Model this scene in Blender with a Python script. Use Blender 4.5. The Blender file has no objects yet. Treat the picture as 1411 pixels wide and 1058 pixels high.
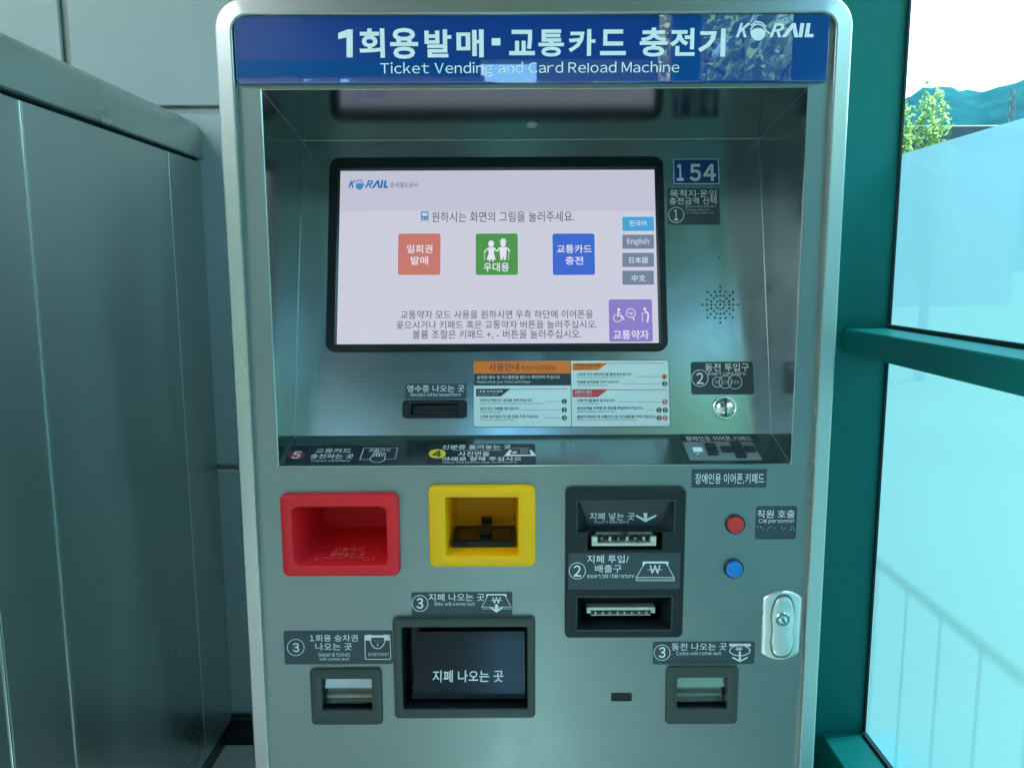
import bpy, bmesh, math, random
from mathutils import Vector, Matrix
random.seed(7)
SC = bpy.context.scene
COL = SC.collection
R = math.radians

# ------------------------------------------------------------------ camera, world, sun, exposure
EXPO = 2.84
CAM = Vector((0, -1.03, 1.28)); PITCH = R(8.12); ROLL = R(0.24); FPX = 1100.0
fwd = Vector((0, math.cos(PITCH), -math.sin(PITCH)))
up0 = Vector((0, math.sin(PITCH), math.cos(PITCH))); rt0 = Vector((1, 0, 0))
UPV = math.cos(ROLL)*up0 + math.sin(ROLL)*rt0
RTV = math.cos(ROLL)*rt0 - math.sin(ROLL)*up0
cd = bpy.data.cameras.new('camera'); cam = bpy.data.objects.new('camera', cd); COL.objects.link(cam)
cd.sensor_width = 36; cd.lens = FPX/1411*36; cd.clip_start = .02; cd.clip_end = 3000
cam.matrix_world = Matrix.Translation(CAM) @ Matrix((RTV, UPV, -fwd)).transposed().to_4x4()
SC.camera = cam
SUN_EL = R(62); SUN_AZ = R(78)          # azimuth clockwise from +Y: high sun outside the glass wall on the right
w = bpy.data.worlds.new('World'); SC.world = w; w.use_nodes = True
nt = w.node_tree; bg = nt.nodes['Background']; sky = nt.nodes.new('ShaderNodeTexSky')
sky.sky_type = 'NISHITA'; sky.sun_disc = False; sky.sun_elevation = SUN_EL; sky.sun_rotation = SUN_AZ
sky.air_density = 1.0; sky.dust_density = 2.5; sky.ozone_density = 1.0
nt.links.new(sky.outputs[0], bg.inputs[0]); bg.inputs[1].default_value = .15
sd = bpy.data.lights.new('sun', 'SUN'); sd.energy = 4.0; sd.angle = R(.5); sd.color = (1, .95, .88)
so = bpy.data.objects.new('sun', sd); COL.objects.link(so)
sdir = Vector((math.sin(SUN_AZ)*math.cos(SUN_EL), math.cos(SUN_AZ)*math.cos(SUN_EL), math.sin(SUN_EL)))
so.rotation_euler = (-sdir).to_track_quat('-Z', 'Y').to_euler(); so.location = (0, -3, 8)
SC.view_settings.view_transform = 'Standard'; SC.view_settings.look = 'None'
SC.view_settings.exposure = EXPO; SC.view_settings.gamma = 1
try:
    SC.cycles.max_bounces = 10; SC.cycles.transparent_max_bounces = 12
    SC.cycles.caustics_reflective = False; SC.cycles.caustics_refractive = False
except Exception: pass

# ------------------------------------------------------------------ materials
def lin(c):
    return tuple((x/255/12.92 if x/255 <= .04045 else ((x/255+.055)/1.055)**2.4) for x in c)
def newmat(name):
    m = bpy.data.materials.new(name); m.use_nodes = True
    return m, m.node_tree, m.node_tree.nodes['Principled BSDF']
def mat(name, col, rough=.5, metal=0, coat=0, spec=.5, vary=.0, vscale=8, bump=0, bscale=200, rvary=0, stretch=(1, 1, 1), coat_rough=.03, smudge=0):
    m, nt, p = newmat(name)
    p.inputs['Base Color'].default_value = (*col, 1); p.inputs['Roughness'].default_value = rough
    p.inputs['Metallic'].default_value = metal; p.inputs['Coat Weight'].default_value = coat
    p.inputs['Coat Roughness'].default_value = coat_rough
    p.inputs['Specular IOR Level'].default_value = spec
    if vary or bump or rvary or smudge:
        tc = nt.nodes.new('ShaderNodeTexCoord'); mp = nt.nodes.new('ShaderNodeMapping')
        mp.inputs['Scale'].default_value = stretch; nt.links.new(tc.outputs['Object'], mp.inputs[0])
    if vary or rvary:
        n = nt.nodes.new('ShaderNodeTexNoise'); n.inputs['Scale'].default_value = vscale; n.inputs['Detail'].default_value = 6
        nt.links.new(mp.outputs[0], n.inputs['Vector'])
    if vary:
        mx = nt.nodes.new('ShaderNodeMix'); mx.data_type = 'RGBA'
        mx.inputs[6].default_value = (*[c*(1-vary) for c in col], 1); mx.inputs[7].default_value = (*[min(1, c*(1+vary)) for c in col], 1)
        nt.links.new(n.outputs['Fac'], mx.inputs[0]); nt.links.new(mx.outputs[2], p.inputs['Base Color'])
    if rvary:
        mr = nt.nodes.new('ShaderNodeMapRange'); mr.inputs[1].default_value = .3; mr.inputs[2].default_value = .7
        mr.inputs[3].default_value = max(.02, rough-rvary); mr.inputs[4].default_value = rough+rvary
        nt.links.new(n.outputs['Fac'], mr.inputs[0]); nt.links.new(mr.outputs[0], p.inputs['Roughness'])
    if smudge:
        n2 = nt.nodes.new('ShaderNodeTexNoise'); n2.inputs['Scale'].default_value = 7; n2.inputs['Detail'].default_value = 9; n2.inputs['Roughness'].default_value = .65; n2.inputs['Distortion'].default_value = 1.2
        nt.links.new(tc.outputs['Object'], n2.inputs['Vector'])
        r2 = nt.nodes.new('ShaderNodeMapRange'); r2.inputs[1].default_value = .45; r2.inputs[2].default_value = .75; r2.inputs[3].default_value = 0; r2.inputs[4].default_value = smudge
        nt.links.new(n2.outputs['Fac'], r2.inputs[0]); ad = nt.nodes.new('ShaderNodeMath'); ad.operation = 'ADD'
        if rvary: nt.links.new(mr.outputs[0], ad.inputs[0])
        else: ad.inputs[0].default_value = rough
        nt.links.new(r2.outputs[0], ad.inputs[1]); nt.links.new(ad.outputs[0], p.inputs['Roughness'])
    if bump:
        b = nt.nodes.new('ShaderNodeTexNoise'); b.inputs['Scale'].default_value = bscale; b.inputs['Detail'].default_value = 3
        nt.links.new(mp.outputs[0], b.inputs['Vector'])
        bn = nt.nodes.new('ShaderNodeBump'); bn.inputs['Strength'].default_value = bump; bn.inputs['Distance'].default_value = .001
        nt.links.new(b.outputs['Fac'], bn.inputs['Height']); nt.links.new(bn.outputs[0], p.inputs['Normal'])
    return m
def emat(name, srgb, rough=.3, vary=None):      # emissive colour: lit screen parts and the pale socket square
    m, nt, p = newmat(name)
    c = lin(srgb); k = 1/(2**EXPO)
    p.inputs['Base Color'].default_value = (.01, .01, .012, 1); p.inputs['Roughness'].default_value = rough
    p.inputs['Specular IOR Level'].default_value = .35
    p.inputs['Emission Color'].default_value = (c[0]*k, c[1]*k, c[2]*k, 1); p.inputs['Emission Strength'].default_value = 1
    return m
def glass(name, tint, gloss=.06):
    m = bpy.data.materials.new(name); m.use_nodes = True; nt = m.node_tree; nt.nodes.clear()
    o = nt.nodes.new('ShaderNodeOutputMaterial'); t = nt.nodes.new('ShaderNodeBsdfTransparent'); t.inputs[0].default_value = (*tint, 1)
    g = nt.nodes.new('ShaderNodeBsdfGlossy'); g.inputs['Roughness'].default_value = .0
    lw = nt.nodes.new('ShaderNodeLayerWeight'); lw.inputs[0].default_value = .5
    pw = nt.nodes.new('ShaderNodeMath'); pw.operation = 'POWER'; pw.inputs[1].default_value = 5; nt.links.new(lw.outputs['Facing'], pw.inputs[0])
    f = nt.nodes.new('ShaderNodeMath'); f.operation = 'MULTIPLY_ADD'; f.inputs[1].default_value = .9; f.inputs[2].default_value = .05; nt.links.new(pw.outputs[0], f.inputs[0])
    mx = nt.nodes.new('ShaderNodeMixShader')
    nt.links.new(f.outputs[0], mx.inputs[0]); nt.links.new(t.outputs[0], mx.inputs[1]); nt.links.new(g.outputs[0], mx.inputs[2])
    nt.links.new(mx.outputs[0], o.inputs[0]); return m
def film(name, col_t, col_r, w_t, clear=.13):
    m = bpy.data.materials.new(name); m.use_nodes = True; nt = m.node_tree; nt.nodes.clear()
    o = nt.nodes.new('ShaderNodeOutputMaterial')
    t = nt.nodes.new('ShaderNodeBsdfTranslucent'); t.inputs[0].default_value = (*col_t, 1)
    r = nt.nodes.new('ShaderNodeBsdfRefraction'); r.inputs[0].default_value = (*col_r, 1); r.inputs['Roughness'].default_value = .62; r.inputs['IOR'].default_value = 1.25
    mx = nt.nodes.new('ShaderNodeMixShader'); mx.inputs[0].default_value = w_t
    nt.links.new(r.outputs[0], mx.inputs[1]); nt.links.new(t.outputs[0], mx.inputs[2])
    d = nt.nodes.new('ShaderNodeBsdfDiffuse'); d.inputs[0].default_value = (.45, .6, .6, 1)
    m2 = nt.nodes.new('ShaderNodeMixShader'); m2.inputs[0].default_value = .12
    nt.links.new(mx.outputs[0], m2.inputs[1]); nt.links.new(d.outputs[0], m2.inputs[2])
    tr = nt.nodes.new('ShaderNodeBsdfTransparent'); tr.inputs[0].default_value = (col_r[0], col_r[1], col_r[2], 1)
    m3 = nt.nodes.new('ShaderNodeMixShader'); m3.inputs[0].default_value = clear
    nt.links.new(m2.outputs[0], m3.inputs[1]); nt.links.new(tr.outputs[0], m3.inputs[2])
    nt.links.new(m3.outputs[0], o.inputs[0]); return m

M = {}
STEEL = (.275, .33, .33)
M['steel'] = mat('brushed_steel', STEEL, .34, 1, rvary=.02, vscale=2, stretch=(1.5, 1, 300), vary=.035, smudge=.10)
M['steel_dark'] = mat('mirror_satin_steel', (.115, .155, .16), .17, 1)  # same steel as the recess, base darkened so the ceiling reflects dimly
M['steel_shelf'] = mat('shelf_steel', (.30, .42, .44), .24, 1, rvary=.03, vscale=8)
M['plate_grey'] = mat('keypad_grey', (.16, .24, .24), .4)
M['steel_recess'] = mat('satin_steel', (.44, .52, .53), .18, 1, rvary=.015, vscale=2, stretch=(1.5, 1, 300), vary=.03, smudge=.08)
M['trim'] = mat('polished_trim_steel', (.56, .57, .55), .28, 1, rvary=.02, vscale=1.5)
M['chrome'] = mat('chrome', (.82, .84, .83), .10, 1, rvary=.04, vscale=30)
M['lock'] = mat('satin_chrome', (.90, .90, .88), .3, 1, rvary=.05, vscale=12)
M['flap_steel'] = mat('flap_steel', (.50, .53, .49), .2, 1, rvary=.03, vscale=20)
M['edge'] = mat('bright_steel_edge', (.8, .83, .8), .22, 1)
M['cabinet'] = mat('cabinet_steel', (.56, .59, .54), .33, 1, rvary=.08, vscale=2.2, vary=.06, smudge=.06, stretch=(1, 2.2, .35))
M['body'] = mat('grey_body_paint', (.30, .33, .33), .5)
M['blue'] = mat('blue_acrylic', (.001, .045, .27), .35, 0, coat=1, coat_rough=.012, spec=.1)
M['blue'].node_tree.nodes['Principled BSDF'].inputs['Coat IOR'].default_value = 2.35
M['white'] = mat('white_print', (.80, .86, .85), .45)
M['dim'] = mat('pale_print', (.50, .60, .60), .45)
M['label'] = mat('charcoal_label', (.034, .060, .070), .42, vary=.12, vscale=60)
M['labelB'] = mat('black_label', (.014, .028, .036), .4, vary=.15, vscale=60)
M['bezel'] = mat('dark_grey_plastic', (.011, .019, .022), .42, spec=.35, bump=.15, bscale=900)
M['bezelg'] = mat('olive_grey_plastic', (.040, .056, .050), .45, bump=.15, bscale=900)
M['blk'] = mat('black_plastic', (.008, .011, .013), .28)
M['dark'] = mat('dark_void', (.004, .005, .006), .6)
M['flap'] = mat('smoked_acrylic', (.010, .013, .018), .16, spec=.45)
M['red'] = mat('red_plastic', (.86, .022, .032), .40, spec=.3, bump=.12, bscale=900, vary=.04)
M['yel'] = mat('yellow_plastic', (1.0, .50, .004), .42, spec=.3, bump=.12, bscale=900, vary=.04)
M['redpr'] = mat('raised_red_print', (.95, .30, .26), .5)
M['btnr'] = mat('red_button', (.62, .03, .03), .3, coat=.3)
M['btnb'] = mat('blue_button', (.01, .21, .66), .3, coat=.3)
M['num_blue'] = mat('plate_blue', (.008, .055, .24), .35)
M['paper'] = mat('instruction_white', (.66, .80, .77), .45, vary=.03, vscale=30)
M['orange'] = mat('print_orange', (.88, .19, .02), .45)
M['pink'] = mat('print_red', (.60, .06, .07), .45)
M['ink'] = mat('print_ink', (.022, .042, .05), .45)
M['inkl'] = mat('print_grey_ink', (.12, .19, .2), .45)
M['yprint'] = mat('print_yellow', (.72, .62, .03), .45)
M['rprint'] = mat('print_crimson', (.52, .03, .035), .45)
M['slotm'] = mat('slot_metal', (.66, .70, .60), .35, .5)
M['slotd'] = mat('slot_dark_metal', (.20, .20, .17), .4, .5)
M['green_frame'] = mat('green_painted_steel', (.003, .175, .155), .42, spec=.25, vary=.08, vscale=3, bump=.05, bscale=60)
M['gasket'] = mat('black_gasket', (.01, .018, .02), .6)
M['wallp'] = mat('off_white_wall_panel', (.34, .43, .44), .55, vary=.03, vscale=2)
M['joint'] = mat('grey_joint', (.30, .35, .34), .6)
M['skirt'] = mat('black_skirting', (.012, .014, .014), .35)
M['floor'] = mat('grey_floor_tile', (.38, .40, .37), .4, vary=.15, vscale=9, bump=.1)
M['grout'] = mat('floor_grout', (.16, .16, .15), .8)
M['ceil'] = mat('ceiling_panel', (.28, .29, .29), .7, vary=.03)
M['glass'] = glass('green_tinted_glass', (.52, .91, .97))
M['film'] = film('frosted_film', (.058, .175, .225), (.27, .62, .72), .6)
M['canopy'] = film('polycarbonate', (.80, .90, .88), (.8, .9, .9), .9, 0)  # sheeting of the added roof, passes fill light into the hall
M['beige'] = mat('beige_wall', (.34, .33, .27), .6, vary=.05)
M['blueglass'] = mat('dark_partition', (.06, .10, .14), .25, vary=.1)
M['bark'] = mat('bark', (.10, .075, .05), .85, vary=.3, vscale=12)
M['leaf'] = mat('leaf', (.17, .21, .09), .55, vary=.45, vscale=2.5)
M['leaf_yellow'] = mat('yellow_green_leaf', (.26, .31, .10), .55, vary=.35, vscale=2.5)
for k_ in ('leaf', 'leaf_yellow'):
    _m = M[k_]; _nt = _m.node_tree; _p = _nt.nodes['Principled BSDF']; _o = _nt.nodes['Material Output']
    _t = _nt.nodes.new('ShaderNodeBsdfTranslucent'); _t.inputs[0].default_value = (.38, .46, .18, 1) if k_ == 'leaf' else (.26, .36, .12, 1)
    _x = _nt.nodes.new('ShaderNodeMixShader'); _x.inputs[0].default_value = .6; _p.inputs['Specular IOR Level'].default_value = .15
    _nt.links.new(_p.outputs[0], _x.inputs[1]); _nt.links.new(_t.outputs[0], _x.inputs[2]); _nt.links.new(_x.outputs[0], _o.inputs[0])
M['hill'] = mat('wooded_hill', (.012, .052, .060), .9, spec=0, vary=.6, vscale=.07)
M['ground'] = mat('ground', (.11, .145, .085), .9, spec=0, vary=.3, vscale=.6)
M['roof'] = mat('dark_roof', (.04, .05, .055), .7)
M['plaster'] = mat('plaster', (.4, .4, .38), .7)
M['mast'] = mat('galvanised_mast', (.12, .14, .14), .6)
def em(name, c): M[name] = emat(name, c)
em('s_bg', (202, 203, 219)); em('s_top', (193, 193, 211)); em('s_ink', (72, 76, 92)); em('s_red', (196, 118, 106))
em('s_green', (76, 146, 74)); em('s_blue', (60, 102, 204)); em('s_white', (226, 226, 240)); em('s_cyan', (70, 160, 212))
em('s_grey', (112, 130, 152)); em('s_violet', (136, 122, 196)); em('s_logo', (28, 104, 184)); em('s_train', (66, 130, 184)); em('s_edge', (214, 212, 232))
em('led', (150, 215, 215))  # pale square on the earphone socket, given its own emission

# ------------------------------------------------------------------ mesh helpers
class Frame:
    """a flat surface: origin, right, up, outward normal"""
    def __init__(s, O, U, V):
        s.O = Vector(O); s.U = Vector(U).normalized(); s.V = Vector(V).normalized(); s.N = s.U.cross(s.V).normalized()
    def P(s, u, v, n=0): return s.O + u*s.U + v*s.V + n*s.N
    def hit(s, px, py, n=0):
        d = fwd + (px-705.5)/FPX*RTV + (529-py)/FPX*UPV
        t = (s.O + n*s.N - CAM).dot(s.N)/d.dot(s.N); p = CAM + t*d - s.O
        return p.dot(s.U), p.dot(s.V)
    def rect(s, x0, y0, x1, y1, n=0):
        ym = (y0+y1)/2; xm = (x0+x1)/2
        return (s.hit(x0, ym, n)[0], s.hit(xm, y1, n)[1], s.hit(x1, ym, n)[0], s.hit(xm, y0, n)[1])
class MB:
    def __init__(s): s.v = []; s.f = []; s.m = []; s.mats = []; s.sm = False
    def mi(s, m):
        if m not in s.mats: s.mats.append(m)
        return s.mats.index(m)
    def face(s, pts, m):
        b = len(s.v); s.v += [tuple(p) for p in pts]; s.f.append(tuple(range(b, b+len(pts)))); s.m.append(s.mi(m))
    def loft(s, loops, m, cap0=False, cap1=False, closed=True):
        b = len(s.v); n = len(loops[0]); k = s.mi(m)
        for l in loops: s.v += [tuple(p) for p in l]
        for i in range(len(loops)-1):
            for j in range(n if closed else n-1):
                j2 = (j+1) % n
                s.f.append((b+i*n+j, b+i*n+j2, b+(i+1)*n+j2, b+(i+1)*n+j)); s.m.append(k)
        if cap0: s.f.append(tuple(b+j for j in reversed(range(n)))); s.m.append(k)
        if cap1: s.f.append(tuple(b+(len(loops)-1)*n+j for j in range(n))); s.m.append(k)
    def box(s, x0, y0, z0, x1, y1, z1, m, bev=0):
        if bev:
            bev = min(bev, (x1-x0)*.45, (y1-y0)*.45, (z1-z0)*.45)
            def lp(z, i): return [Vector(p+(z,)) for p in ((x0+i, y0+bev), (x0+i, y1-bev), (x0+bev, y1-i), (x1-bev, y1-i), (x1-i, y1-bev), (x1-i, y0+bev), (x1-bev, y0+i), (x0+bev, y0+i))]
            def li(z): return [Vector(p+(z,)) for p in ((x0+bev, y0+bev), (x0+bev, y1-bev), (x0+bev, y1-bev), (x1-bev, y1-bev), (x1-bev, y1-bev), (x1-bev, y0+bev), (x1-bev, y0+bev), (x0+bev, y0+bev))]
            L = [lp(z0+bev, 0), lp(z1-bev, 0)]
            s.loft([list(reversed(q)) for q in L], m)
            t = [Vector(p+(z1,)) for p in ((x0+bev, y0+bev), (x0+bev, y1-bev), (x1-bev, y1-bev), (x1-bev, y0+bev))]
            bt = [Vector(p+(z0,)) for p in ((x0+bev, y0+bev), (x0+bev, y1-bev), (x1-bev, y1-bev), (x1-bev, y0+bev))]
            s.loft([list(reversed(lp(z1-bev, 0))), list(reversed(li(z1)))], m); s.loft([list(reversed(li(z0))), list(reversed(lp(z0+bev, 0)))], m)
            s.face(list(reversed(t)), m); s.face(bt, m)
        else:
            P = [Vector((x, y, z)) for z in (z0, z1) for y in (y0, y1) for x in (x0, x1)]
            for q in ((0, 2, 3, 1), (4, 5, 7, 6), (0, 1, 5, 4), (2, 6, 7, 3), (0, 4, 6, 2), (1, 3, 7, 5)): s.face([P[i] for i in q], m)
    def build(s, name, parent=None, smooth=False, loc=None, ang=38):
        me = bpy.data.meshes.new(name)
        o = bpy.data.objects.new(name, me); COL.objects.link(o)
        org = Vector(loc) if loc is not None else Vector((0, 0, 0))
        if loc is None and s.v:
            lo = [min(p[i] for p in s.v) for i in range(3)]; hi = [max(p[i] for p in s.v) for i in range(3)]
            org = Vector([(a+b)/2 for a, b in zip(lo, hi)])
        me.from_pydata([tuple(Vector(p)-org) for p in s.v], [], s.f)
        for m in s.mats: me.materials.append(M[m])
        me.polygons.foreach_set('material_index', s.m)
        if smooth:
            bm = bmesh.new(); bm.from_mesh(me); bmesh.ops.remove_doubles(bm, verts=bm.verts, dist=1e-5); bm.to_mesh(me); bm.free()
            me.polygons.foreach_set('use_smooth', [True]*len(me.polygons))
            me.set_sharp_from_angle(angle=R(ang))
        me.update(); o.location = org
        if parent:
            o.parent = parent; o.location = org - wloc(parent)
        return o
def wloc(o):
    p = Vector(o.location)
    while o.parent: o = o.parent; p += Vector(o.location)
    return p
def thing(name, label, cat, loc=(0, 0, 0), group=None):
    o = bpy.data.objects.new(name, None); COL.objects.link(o); o.location = loc; o.empty_display_size = .1
    o['label'] = label; o['category'] = cat
    if group: o['group'] = group
    return o
def rr(a, r, k=5):       # rounded rectangle (u0,v0,u1,v1), ccw
    u0, v0, u1, v1 = a; r = max(1e-5, min(r, (u1-u0)/2.01, (v1-v0)/2.01)); L = []
    for cx, cy, a0 in ((u1-r, v0+r, -90), (u1-r, v1-r, 0), (u0+r, v1-r, 90), (u0+r, v0+r, 180)):
        for i in range(k+1):
            t = R(a0+90*i/k); L.append((cx+r*math.cos(t), cy+r*math.sin(t)))
    return L
def ins(a, d): return (a[0]+d, a[1]+d, a[2]-d, a[3]-d)
def rloft(mb, fr, levels, m, cap0=False, cap1=False, k=5):    # levels: (rect, radius, n)
    mb.loft([[fr.P(u, v, n) for u, v in rr(a, r, k)] for a, r, n in levels], m, cap0, cap1)
def plate(mb, fr, a, r, n0, n1, m, bev=.0008):
    bev = min(bev, (n1-n0)*.9)
    rloft(mb, fr, [(a, r, n0), (a, r, n1-bev), (ins(a, bev), max(r-bev, 1e-4), n1)], m, cap1=True)
_tc = {}; _gc = {}
def glyph(ch, off, shear):
    key = (ch, off, shear)
    if key not in _gc:
        c = bpy.data.curves.new('t', 'FONT'); c.body = chr(ord(ch)+0xFEE0) if '!' <= ch <= '~' and ch not in 'lIf+-,./' else ch; c.offset = off; c.resolution_u = 3; c.shear = shear
        o = bpy.data.objects.new('t', c); me = bpy.data.meshes.new_from_object(o)
        _gc[key] = ([(v.co.x, v.co.y) for v in me.vertices], [tuple(p.vertices) for p in me.polygons])
        bpy.data.objects.remove(o); bpy.data.curves.remove(c); bpy.data.meshes.remove(me)
    return _gc[key]
def tmesh(s, off, shear=0):     # a line of print set glyph by glyph
    key = (s, off, shear)
    if key not in _tc:
        V_, F_ = [], []; x = 0
        for ch in s:
            if ch == ' ': x += .27; continue
            vs, fs = glyph(ch, off, shear)
            if not vs: continue
            lo = min(v[0] for v in vs); hi = max(v[0] for v in vs)
            if ch < chr(0x2000): dx = x-lo+.02; adv = hi-lo+.115
            elif ch >= chr(0xAC00) and ch < chr(0xE000): dx = x; adv = .93
            else: dx = x; adv = 1.0
            b = len(V_); V_ += [(vx+dx, vy) for vx, vy in vs]; F_ += [tuple(b+i for i in f) for f in fs]; x += adv
        _tc[key] = (V_, F_)
    return _tc[key]
class Draw:              # flat print laid on a surface at height n
    def __init__(s, fr, n): s.fr = fr; s.n = n; s.mb = MB()
    def q(s, x, y): return s.fr.hit(x, y, s.n)
    def text(s, t, x0, y0, x1, y1, m='white', off=.008, shear=0):
        a = s.fr.rect(x0, y0, x1, y1, s.n); s.textu(t, a, m, off, shear)
    def textu(s, t, a, m='white', off=.008, shear=0, dn=0):
        vs, fs = tmesh(t, off, shear)
        xs = [v[0] for v in vs]; ys = [v[1] for v in vs]; X0, X1, Y0, Y1 = min(xs), max(xs), min(ys), max(ys)
        b = len(s.mb.v); k = s.mb.mi(m)
        s.mb.v += [tuple(s.fr.P(a[0]+(x-X0)/(X1-X0)*(a[2]-a[0]), a[1]+(y-Y0)/(Y1-Y0)*(a[3]-a[1]), s.n+dn)) for x, y in vs]
        s.mb.f += [tuple(b+i for i in f) for f in fs]; s.mb.m += [k]*len(fs)
    def polyu(s, pts, m, dn=0):
        ar = sum(pts[i][0]*pts[(i+1) % len(pts)][1]-pts[(i+1) % len(pts)][0]*pts[i][1] for i in range(len(pts)))
        if ar < 0: pts = pts[::-1]
        s.mb.face([s.fr.P(u, v, s.n+dn) for u, v in pts], m)
    def poly(s, pts, m='white', dn=0): s.polyu([s.q(*p) for p in pts], m, dn)
    def rect(s, x0, y0, x1, y1, m, r=0, dn=0):
        a = s.fr.rect(x0, y0, x1, y1, s.n); s.polyu(rr(a, r) if r else rr(a, 1e-4, 1), m, dn)
    def line(s, pts, wpx, m='white', closed=False, dn=0):
        p = [s.q(*x) for x in pts]; s.lineu(p, wpx*.00093, m, closed, dn)
    def lineu(s, p, w, m='white', closed=False, dn=0):
        n = len(p); L = []; Rr = []
        for i in range(n):
            a = Vector(p[(i-1) % n] if closed or i > 0 else p[i]); b = Vector(p[(i+1) % n] if closed or i < n-1 else p[i]); c = Vector(p[i])
            d1 = (c-a); d2 = (b-c)
            d1 = d1.normalized() if d1.length > 1e-9 else d2.normalized(); d2 = d2.normalized() if d2.length > 1e-9 else d1
            t = (d1+d2)
            t = t.normalized() if t.length > 1e-6 else d1
            nn = Vector((-t.y, t.x)); k = w/2/max(.45, nn.dot(Vector((-d1.y, d1.x))))
            L.append(c+nn*k); Rr.append(c-nn*k)
        for i in range(n if closed else n-1):
            j = (i+1) % n; s.mb.face([s.fr.P(x.x, x.y, s.n+dn) for x in (Rr[i], Rr[j], L[j], L[i])], m)
    def ring(s, cx, cy, rx, ry=None, wpx=1, m='white', k=28, a0=0, a1=360, dn=0):
        ry = ry or rx; full = a1-a0 >= 360
        pts = [(cx+rx*math.cos(R(a0+(a1-a0)*i/k)), cy-ry*math.sin(R(a0+(a1-a0)*i/k))) for i in range(k if full else k+1)]
        s.line(pts, wpx, m, full, dn)
    def disc(s, cx, cy, rx, ry=None, m='white', k=28, dn=0):
        ry = ry or rx; s.poly([(cx+rx*math.cos(2*math.pi*i/k), cy+ry*math.sin(2*math.pi*i/k)) for i in range(k)], m, dn)
    def build(s, name, parent): return s.mb.build(name, parent)

# ================================================================== THE PLACE
# ---- outside: ground, hill, house, mast, trees
mb = MB(); mb.face([(-1500, -1500, -.35), (1500, -1500, -.35), (1500, 1500, -.35), (-1500, 1500, -.35)], 'ground')
g = mb.build('ground'); g['kind'] = 'structure'
mb = MB(); na, rings = 150, 14
def hz(az, t):
    h = 118 + 16*math.sin(az*5+3.3) + 9*math.sin(az*13+1) + 5*math.sin(az*31) + 3*math.sin(az*67+2)
    return -1 + h*math.sin(t*math.pi/2)**1.2 + 2.5*math.sin(az*190+t*30)*t
prev = []
L = []
for j in range(rings):
    t = j/(rings-1); rad = 420+220*t
    L.append([Vector((rad*math.sin(a), rad*math.cos(a), hz(a, t))) for a in [2*math.pi*i/(na*3) for i in range(na*3)]])
mb.loft(L, 'hill'); h = mb.build('hill', smooth=True); h['kind'] = 'structure'

def leaf_crown(mb, c, rad, n, size, m, blobs=9, gap=.0):
    bl = []
    for i in range(blobs):
        v = Vector([random.gauss(0, .5) for _ in range(3)])
        if v.length > 1: v.normalize()
        bl.append((c+Vector((v.x*rad[0], v.y*rad[1], v.z*rad[2])), random.uniform(.28, .5)))
    for i in range(n):
        b, s = random.choice(bl); v = Vector([random.gauss(0, 1) for _ in range(3)]).normalized()*random.uniform(.5, 1)**.5
        p = b+Vector((v.x*rad[0]*s, v.y*rad[1]*s, v.z*rad[2]*s))
        a = Vector([random.gauss(0, 1) for _ in range(3)]).normalized(); e = a.orthogonal().normalized(); q = a.cross(e)
        z = size*random.uniform(.6, 1.3)
        mb.face([p-e*z, p-q*z*.45, p+e*z, p+q*z*.45], m)
def tube(mb, p0, p1, r0, r1, m, k=7):
    p0 = Vector(p0); p1 = Vector(p1); d = (p1-p0).normalized(); e = d.orthogonal().normalized(); q = d.cross(e)
    mb.loft([[p+(e*math.cos(2*math.pi*i/k)+q*math.sin(2*math.pi*i/k))*r for i in range(k)] for p, r in ((p0, r0), (p1, r1))], m, True, True)
def tree(label, x, y, h, rad, n, size, leafm, blobs, group):
    base = Vector((x, y, -.35)); t = thing('tree', label, 'tree', base, group)
    mb = MB(); zc = h*.42
    tube(mb, base, base+Vector((0, 0, zc)), h*.022, h*.014, 'bark'); tube(mb, base+Vector((0, 0, zc)), base+Vector((.05*h*.2, 0, h*.92)), h*.014, h*.004, 'bark')
    for i in range(12):
        z = h*random.uniform(.3, .8); a = random.uniform(0, 6.28)
        tube(mb, base+Vector((0, 0, z)), base+Vector((math.cos(a)*rad*.8, math.sin(a)*rad*.8, z+h*.14)), h*.007, h*.002, 'bark', 5)
    mb.build('trunk', t)
    mb = MB(); leaf_crown(mb, base+Vector((0, 0, h*.62)), (rad, rad, h*.42), n, size, leafm, blobs); mb.build('crown', t)
    return t
def at(px, py, dist):       # a point of the place seen in the direction of a photo pixel, at a horizontal distance
    d = fwd + (px-705.5)/FPX*RTV + (529-py)/FPX*UPV; k = dist/math.hypot(d.x, d.y); return CAM + d*k
p = at(1292, 150, 13); tree('yellow-green tree outside the window, between the green post and the dark roofed house', p.x, p.y, p.z+.35, .34, 3000, .045, 'leaf_yellow', 16, 'trees outside the window')
p = at(1240, 158, 13); tree('yellow-green tree half hidden by the green window post', p.x, p.y, p.z+.35, .32, 2600, .045, 'leaf_yellow', 14, 'trees outside the window')
for i, (x, y, h_, r_, lb) in enumerate([(2.0, -6.3, 4.1, 1.2, 'nearest leafy tree beyond the right glass wall, mirrored in the blue header'), (3.3, -7.4, 4.4, 1.3, 'leafy tree just right of the nearest one behind the viewer'),
        (2.5, -10, 5.5, 1.6, 'tall leafy tree behind the nearest one'), (4.4, -9.4, 5.2, 1.6, 'leafy tree standing to the right of the tall one'), (5.2, -13, 6.5, 2.0, 'big leafy tree farthest back on the right'),
        (2.8, -14.5, 6.8, 2.0, 'big leafy tree farthest behind the hall'), (4.9, -4.4, 3.8, 1.5, 'low broad leafy tree directly right of the viewer, outside'), (7.6, -7.0, 5.4, 1.8, 'leafy tree farthest out to the right')]):
    tree(lb, x, y, h_, r_, 3800, .085, 'leaf', 26, 'trees behind the viewer')
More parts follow.
